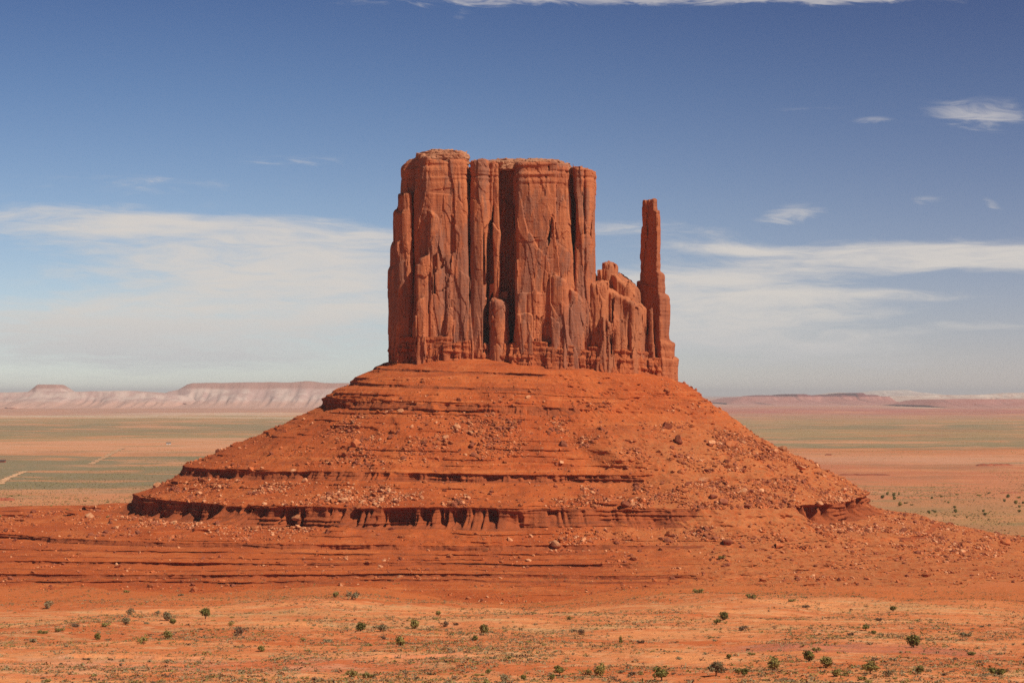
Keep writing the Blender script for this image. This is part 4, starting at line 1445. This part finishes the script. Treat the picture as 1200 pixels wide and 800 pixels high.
L_dark = leaf_mat('juniper_leaf_dark', (0.15, 0.13, 0.032), (0.23, 0.185, 0.052))
L_olive = leaf_mat('juniper_leaf_olive', (0.23, 0.18, 0.05), (0.33, 0.25, 0.08))
L_grey = leaf_mat('sage_leaf_grey', (0.24, 0.175, 0.09), (0.32, 0.24, 0.125))
L_brown = leaf_mat('dry_twig_brown', (0.15, 0.085, 0.05), (0.22, 0.13, 0.075))
M_bark = simple_mat('juniper_bark', (0.10, 0.06, 0.04), (0.15, 0.09, 0.06), 3, 6, 0.5, 0.05)


def leaves(rs_, lumps, n, leaf, dens_shell=0.6):
    """leaf sprays spread through several lumps: (centre, radii)"""
    vs_, qs_ = [], []
    wts = np.array([l[1][0] * l[1][1] * l[1][2] for l in lumps])
    wts = wts / wts.sum()
    for i in range(n):
        c, r = lumps[rs_.choice(len(lumps), p=wts)]
        u = rs_.randn(3)
        u /= np.linalg.norm(u)
        k = rs_.uniform(0.25, 1.0) ** 0.45 * rs_.uniform(0.85, 1.12)
        p = np.array(c) + u * np.array(r) * k
        if p[2] < 0.05:
            p[2] = 0.05 + abs(p[2]) * 0.2
        s_ = leaf * rs_.uniform(0.6, 1.4)
        a = rs_.randn(3)
        a /= np.linalg.norm(a)
        b = np.cross(a, u + 0.6 * rs_.randn(3))
        b /= np.linalg.norm(b) + 1e-9
        q = len(vs_)
        cen = rs_.uniform(.6, 1)
        vs_ += [p - a * s_ - b * s_ * .25, p + a * s_ * .2 - b * s_ * .5 * cen, p + a * s_, p + b * s_ * .5]
        qs_.append((q, q + 1, q + 2, q + 3))
    return np.array(vs_), qs_


def tube(pts, r0, r1, n=6):
    pts = np.array(pts, float)
    vs_, qs_ = [], []
    for i, p in enumerate(pts):
        t = pts[min(i + 1, len(pts) - 1)] - pts[max(i - 1, 0)]
        t /= np.linalg.norm(t)
        a = np.cross(t, (0.3, 0.9, 0.1))
        a /= np.linalg.norm(a)
        b = np.cross(t, a)
        r = r0 + (r1 - r0) * i / (len(pts) - 1)
        for k in range(n):
            th = 2 * math.pi * k / n
            vs_.append(p + r * (a * math.cos(th) + b * math.sin(th)))
    for i in range(len(pts) - 1):
        for k in range(n):
            qs_.append((i * n + k, i * n + (k + 1) % n, (i + 1) * n + (k + 1) % n, (i + 1) * n + k))
    return vs_, qs_


def merge(parts_):
    v, q = [], []
    for a, b in parts_:
        o = len(v)
        v += [tuple(p) for p in a]
        q += [tuple(i + o for i in f) for f in b]
    return v, q


def tree_proto(kind, seed):
    """unit-width plant: crown mesh + trunk mesh data"""
    rs_ = np.random.RandomState(seed)
    if kind == 'round':        # dense juniper down to the ground
        lumps = [((0, 0, .38), (.36, .36, .34))] + [((rs_.uniform(-.25, .25), rs_.uniform(-.25, .25), rs_.uniform(.22, .6)), (.22, .22, .2)) for _ in range(7)]
        n, leaf, th = 620, 0.075, 0.25
    elif kind == 'tree':       # crown on a short clear trunk
        lumps = [((0, 0, .52), (.36, .36, .26))] + [((rs_.uniform(-.34, .34), rs_.uniform(-.28, .28), rs_.uniform(.3, .75)), (.22, .22, .17)) for _ in range(8)]
        n, leaf, th = 600, 0.075, 0.32
    elif kind == 'loose':      # open ragged bush
        lumps = [((rs_.uniform(-.36, .36), rs_.uniform(-.3, .3), rs_.uniform(.15, .5)), (.19, .19, .17)) for _ in range(9)]
        n, leaf, th = 380, 0.065, 0.2
    elif kind == 'cone':
        lumps = [((0, 0, .3), (.3, .3, .3)), ((0.04, 0, .65), (.24, .24, .32)), ((.02, 0, .95), (.13, .13, .25))]
        n, leaf, th = 480, 0.075, 0.2
    else:                      # low spreading
        lumps = [((rs_.uniform(-.38, .38), rs_.uniform(-.3, .3), rs_.uniform(.1, .28)), (.2, .2, .14)) for _ in range(8)]
        n, leaf, th = 420, 0.065, 0.12
    crown = leaves(rs_, lumps, n, leaf)
    tk = [tube([(0, 0, -.06), (.02, .01, th * .5), (.0, -.01, th), (.03, 0, th + .15)], .045, .02)]
    for c, r in lumps[1:6]:
        a = np.array([0, 0, th * rs_.uniform(.3, .9)])
        m_ = (a + np.array(c)) / 2 + rs_.uniform(-.04, .04, 3)
        tk.append(tube([a, m_, c], .022, .008, 5))
    return crown, merge(tk)


TP = {}
for kind, seeds in (('round', (1, 2, 3)), ('tree', (4, 5)), ('loose', (6, 7, 8)), ('cone', (9,)), ('low', (10, 11))):
    TP[kind] = [tree_proto(kind, s_) for s_ in seeds]
TREEMESH = {}


def plant(px, py, w, kind, col, name, label, group, pick):
    """w: picture width; base of the plant at (px, py)"""
    x, y, z = hit(px, py)
    s_ = w * y / F
    (cv, cq), (tv, tq) = TP[kind][pick % len(TP[kind])]
    e = empty(name, (x, y, z), label, {'juniper_tree': 'tree', 'desert_shrub': 'shrub'}[name], group, random.uniform(0, 6.28))
    key = (kind, pick % len(TP[kind]), col)
    if key not in TREEMESH:
        mat = {'d': L_dark, 'o': L_olive, 'g': L_grey, 'b': L_brown}[col]
        c = mesh_from('crown', cv, cq, mat, e, False)
        t = mesh_from('trunk', tv, tq, M_bark, e, True)
        TREEMESH[key] = (c, t)
    else:
        for src in TREEMESH[key]:
            o = src.copy()
            C.objects.link(o)
            o.parent = e
    e.scale = (s_, s_, s_ * random.uniform(0.9, 1.12))
    return e


# (px, base py, width px, kind, colour)
TR = [
    (57, 712, 17, 'loose', 'g'), (154, 719, 12, 'loose', 'g'), (186, 719, 6, 'tree', 'g'), (197, 726, 13, 'round', 'g'), (204, 730, 10, 'round', 'd'), (242, 724, 14, 'tree', 'd'),
    (91, 733, 9, 'low', 'b'), (125, 733, 14, 'low', 'o'), (149, 731, 12, 'round', 'g'), (52, 741, 12, 'low', 'o'), (72, 739, 12, 'low', 'o'), (40, 751, 11, 'low', 'g'), (116, 748, 11, 'round', 'd'),
    (168, 752, 14, 'loose', 'o'), (198, 747, 13, 'round', 'o'), (272, 732, 8, 'loose', 'o'), (284, 743, 17, 'loose', 'b'), (307, 762, 11, 'round', 'o'), (394, 699, 9, 'round', 'o'), (150, 693, 7, 'low', 'o'), (213, 697, 7, 'low', 'g'),
    (356, 749, 8, 'low', 'o'), (385, 751, 12, 'low', 'g'), (413, 701, 17, 'loose', 'g'), (423, 738, 16, 'round', 'd'), (446, 739, 17, 'loose', 'g'), (486, 735, 15, 'round', 'o'), (514, 720, 8, 'round', 'o'),
    (523, 733, 12, 'loose', 'b'), (534, 731, 8, 'low', 'b'), (449, 748, 9, 'loose', 'b'), (470, 756, 15, 'round', 'o'), (567, 741, 15, 'round', 'o'), (557, 749, 9, 'round', 'd'), (668, 725, 8, 'loose', 'o'),
    (679, 742, 12, 'loose', 'b'), (670, 740, 8, 'loose', 'g'), (727, 752, 8, 'cone', 'd'), (750, 752, 10, 'low', 'b'), (413, 793, 16, 'loose', 'o'), (433, 792, 14, 'low', 'o'), (572, 789, 9, 'tree', 'o'), (613, 795, 9, 'round', 'd'),
    (593, 797, 15, 'loose', 'g'), (656, 790, 14, 'tree', 'd'), (647, 795, 8, 'round', 'd'), (703, 790, 17, 'round', 'o'), (688, 789, 11, 'loose', 'o'), (728, 787, 10, 'low', 'g'), (775, 796, 20, 'tree', 'd'),
    (570, 803, 13, 'round', 'o'), (520, 803, 14, 'low', 'g'), (848, 725, 14, 'round', 'd'), (839, 730, 10, 'loose', 'd'), (1045, 716, 9, 'tree', 'd'), (1013, 738, 9, 'tree', 'd'), (1022, 742, 8, 'round', 'd'), (1069, 757, 20, 'round', 'd'),
    (947, 773, 18, 'round', 'd'), (956, 763, 11, 'loose', 'd'), (853, 770, 8, 'round', 'd'), (880, 766, 8, 'low', 'o'), (838, 790, 20, 'tree', 'g'), (864, 789, 9, 'tree', 'o'), (871, 791, 11, 'tree', 'd'), (906, 783, 20, 'round', 'o'),
    (967, 781, 18, 'round', 'o'), (979, 791, 13, 'round', 'o'), (1018, 788, 18, 'tree', 'o'), (1040, 791, 14, 'loose', 'g'), (1076, 788, 13, 'round', 'o'), (1167, 789, 20, 'low', 'd'), (1136, 766, 11, 'low', 'd'), (927, 704, 10, 'low', 'o'),
    (880, 700, 13, 'low', 'o'), (817, 694, 13, 'low', 'o'), (1028, 726, 9, 'low', 'b'), (1130, 744, 13, 'low', 'g'), (995, 743, 9, 'low', 'b'), (1008, 795, 12, 'low', 'o'), (1016, 799, 12, 'low', 'o'), (845, 654, 9, 'low', 'o'),
    (943, 711, 9, 'low', 'b'), (870, 737, 12, 'low', 'b'), (740, 789, 9, 'low', 'b'),
]
CW = {'d': 'dark', 'o': 'olive', 'g': 'grey-green', 'b': 'brown'}
KW = {'round': 'rounded', 'tree': 'trunked', 'loose': 'ragged', 'cone': 'pointed', 'low': 'low'}


def zone_x(px):
    for lim, s_ in ((110, 'past the left ledges'), (260, 'below the tall ledge'), (400, 'below the pale rubble'), (530, 'below the left block'), (640, 'below the cleft'),
                    (760, 'below the shoulder'), (830, 'below the spire'), (930, 'below the rubble fan'), (1050, 'below the right-hand ledge'), (1300, 'past the right talus')):
        if px < lim:
            return s_


def zone_y(py):
    return 'at the red slope foot' if py < 705 else 'high on the sand flat' if py < 737 else 'mid sand flat' if py < 770 else 'on the nearest sand'


tmp = []
for px, py, w, kind, col in TR:
    name = 'juniper_tree' if (kind in ('round', 'tree', 'cone') and col in 'do') else 'desert_shrub'
    noun = 'juniper' if name == 'juniper_tree' else 'bush'
    size = 'large' if w >= 16 else 'small' if w <= 9 else ''
    tmp.append((px, py, w, kind, col, name, ' '.join(f"{size} {CW[col]} {KW[kind]} {noun} {zone_y(py)} {zone_x(px)}".split())))
ORD = ['leftmost', 'second from left', 'third from left', 'fourth from left', 'fifth from left']
for i, q in enumerate(tmp):
    same = sorted([p for p in tmp if p[6] == q[6]], key=lambda p: p[0])
    lab = q[6]
    if len(same) > 1:
        lab = lab + ', ' + ORD[same.index(q)]
    plant(q[0], q[1], q[2], q[3], q[4], q[5], lab, 'junipers on the sand flat' if q[5] == 'juniper_tree' else 'bushes on the sand flat', i * 7 + int(q[0]))

# scattered bushes on the middle plain, right of the talus
rsp = random.Random(9)
for i in range(46):
    px, py = rsp.uniform(1020, 1215), rsp.uniform(578, 608)
    if py > 590 + (px - 1030) * 0.2:
        continue
    plant(px, py, rsp.uniform(3.0, 6.5), rsp.choice(['round', 'low']), rsp.choice('ddo'), 'desert_shrub', 'small dark bush on the scrubby plain beside the right end of the talus', 'bushes on the plain beyond the talus', i)
for i in range(14):
    px, py = rsp.uniform(0, 130), rsp.uniform(578, 606)
    plant(px, py, rsp.uniform(2.5, 5), 'low', 'o', 'desert_shrub', 'small bush on the plain beyond the left end of the talus', 'bushes on the plain beyond the left ledges', i)

# sagebrush: about 300 single clumps, then the uncountable rest as one object
SG = []
for s_ in range(5):
    rs_ = np.random.RandomState(40 + s_)
    lumps = [((rs_.uniform(-.35, .35), rs_.uniform(-.35, .35), rs_.uniform(.08, .3)), (.25, .25, .2)) for _ in range(5)]
    SG.append(leaves(rs_, lumps, 70, 0.12))
SGM = {}
mats_s = [L_grey, L_olive, L_brown]


def sage_label(px, py):
    a = 'at the foot of the red slope' if py < 710 else 'in the middle of the sand flat' if py < 755 else 'on the nearest sand'
    b = 'below the left ledges' if px < 400 else 'below the main block' if px < 700 else 'below the rubble fan' if px < 960 else 'beyond the rubble fan'
    return a, b


n_ok = 0
while n_ok < 290:
    d_ = math.exp(rsp.uniform(math.log(400), math.log(1000)))
    x, y = rsp.uniform(-0.262, 0.262) * d_, d_
    dn = 0.6 * float(vnoise(np.array([x / 16.0]), np.array([y / 40.0]), np.array([2.0]))[0]) + 0.4 * float(vnoise(np.array([x / 55.0]), np.array([y / 120.0]), np.array([7.0]))[0])
    if rsp.random() > smooth(0.38, 0.62, np.array(dn)):
        continue
    z = surf_z(x, y)
    px, py = 600 + x / y * F, 461 - (z - EYE) / y * F
    if py > 806:
        continue
    si, mi = rsp.randrange(5), rsp.choices([0, 1, 2], (0.5, 0.25, 0.25))[0]
    if (si, mi) not in SGM:
        o = mesh_from('sagebrush', SG[si][0], SG[si][1], mats_s[mi], None, False)
        SGM[(si, mi)] = o
    else:
        o = SGM[(si, mi)].copy()
        C.objects.link(o)
    s_ = rsp.uniform(1.0, 2.2)
    o.location = (x, y, z - 0.05)
    o.scale = (s_ * rsp.uniform(.9, 1.5), s_, s_ * 0.8)
    o.rotation_euler = (0, 0, rsp.uniform(0, 6.28))
    a, b = sage_label(px, py)
    cw = ('grey-green', 'olive', 'brown')[mi]
    tag(o, f'low {cw} sagebrush clump {a} {b}', 'sagebrush', f'{cw} sagebrush {a} {b}')
    n_ok += 1

# dense low scrub and grass tufts
NS = 42000
u = rsn.uniform(-0.275, 0.275, NS * 3)
dd = np.exp(rsn.uniform(math.log(395), math.log(1130), NS * 3))
xs, ys = u * dd, dd
nn = 0.55 * vnoise(xs / 14, ys / 30, xs * 0 + 2) + 0.45 * vnoise(xs / 50, ys / 110, xs * 0 + 7)
kp = rsn.rand(NS * 3) < smooth(0.34, 0.66, nn) + 0.10
xs, ys = xs[kp][:NS], ys[kp][:NS]
zs = ground_z(xs, ys)
i = np.clip(((xs - hx0) / CELL).astype(int), 0, 1199)
j = ((ys - hy0) / CELL).astype(int)
okj = (j >= 0) & (j < 560)
zs[okj] = np.maximum(zs[okj], HM[i[okj], np.clip(j[okj], 0, 559)])
for mi, (nm, frac) in enumerate((('grey_scrub', (0, .5)), ('olive_scrub', (.5, .8)), ('dry_scrub', (.8, 1.0)))):
    a, b = int(len(xs) * frac[0]), int(len(xs) * frac[1])
    n = b - a
    k = 9
    base = np.stack([xs[a:b], ys[a:b], zs[a:b]], -1)
    size = np.clip(rsn.lognormal(-0.85, 0.52, n), 0.18, 1.3)
    c = rsn.randn(n, k, 3) * np.array([.42, .42, .22])
    c[..., 2] = np.abs(c[..., 2]) + 0.05
    d1 = rsn.randn(n, k, 3)
    d1 /= np.linalg.norm(d1, axis=-1, keepdims=True)
    d2 = rsn.randn(n, k, 3)
    d2 /= np.linalg.norm(d2, axis=-1, keepdims=True)
    q = np.stack([c - d1 * .3, c + d2 * .18, c + d1 * .3, c - d2 * .18], 2) * size[:, None, None, None] + base[:, None, None, :]
    o = mesh_from(nm, q.reshape(-1, 3), np.arange(n * k * 4).reshape(-1, 4), mats_s[mi], None, False)
    struct(o, 'stuff', {'grey_scrub': 'grey-green low scrub dotted over the sand flat', 'olive_scrub': 'olive grass tufts dotted over the sand flat', 'dry_scrub': 'dry brown twigs dotted over the sand flat'}[nm])

# low scrub out on the middle plain
for nm, n, mi, d0, d1, sz in (('plain_scrub', 26000, 1, 1500, 4400, 0.9), ('dark_plain_scrub', 9000, 0, 1400, 3000, 1.0)):
    u = rsn.uniform(-0.275, 0.275, n * 3)
    dd = np.exp(rsn.uniform(math.log(d0), math.log(d1), n * 3))
    xs, ys = u * dd, dd
    nn = fbm(xs / 160, ys / 500, xs * 0 + 3, 3)
    kp = rsn.rand(n * 3) < smooth(-0.25, 0.3, nn)
    xs, ys = xs[kp][:n], ys[kp][:n]
    n = len(xs)
    base = np.stack([xs, ys, ground_z(xs, ys)], -1)
    size = np.clip(rsn.lognormal(-0.1, 0.35, n), 0.4, 2.0) * sz
    k = 5
    c = rsn.randn(n, k, 3) * np.array([.4, .4, .25])
    c[..., 2] = np.abs(c[..., 2]) + 0.1
    d1_ = rsn.randn(n, k, 3)
    d1_ /= np.linalg.norm(d1_, axis=-1, keepdims=True)
    d2 = rsn.randn(n, k, 3)
    d2 /= np.linalg.norm(d2, axis=-1, keepdims=True)
    q = np.stack([c - d1_ * .5, c + d2 * .3, c + d1_ * .5, c - d2 * .3], 2) * size[:, None, None, None] + base[:, None, None, :]
    o = mesh_from(nm, q.reshape(-1, 3), np.arange(n * k * 4).reshape(-1, 4), mats_s[mi], None, False)
    struct(o, 'stuff', 'low scrub dotted over the plain behind the butte')

# =====================================================================
#  HAZE: one closed box of thin air round everything
# =====================================================================
v, q = box(-99000, 99000, -99000, 99000, -60, EYE + 195)
hz = mesh_from('haze', v, q, None, None, False)
mh = bpy.data.materials.new('haze_air')
mh.use_nodes = True
for nd in list(mh.node_tree.nodes):
    mh.node_tree.nodes.remove(nd)
ht = NT(mh.node_tree)
ho = ht.n('ShaderNodeOutputMaterial')
pv = ht.n('ShaderNodeVolumePrincipled')
pv.inputs['Color'].default_value = (0.93, 0.91, 0.95, 1)
pv.inputs['Density'].default_value = 2.0e-5
ht.link(pv.outputs[0], ho.inputs['Volume'])
hz.data.materials.append(mh)
struct(hz, 'stuff', 'thin pale haze over the desert')
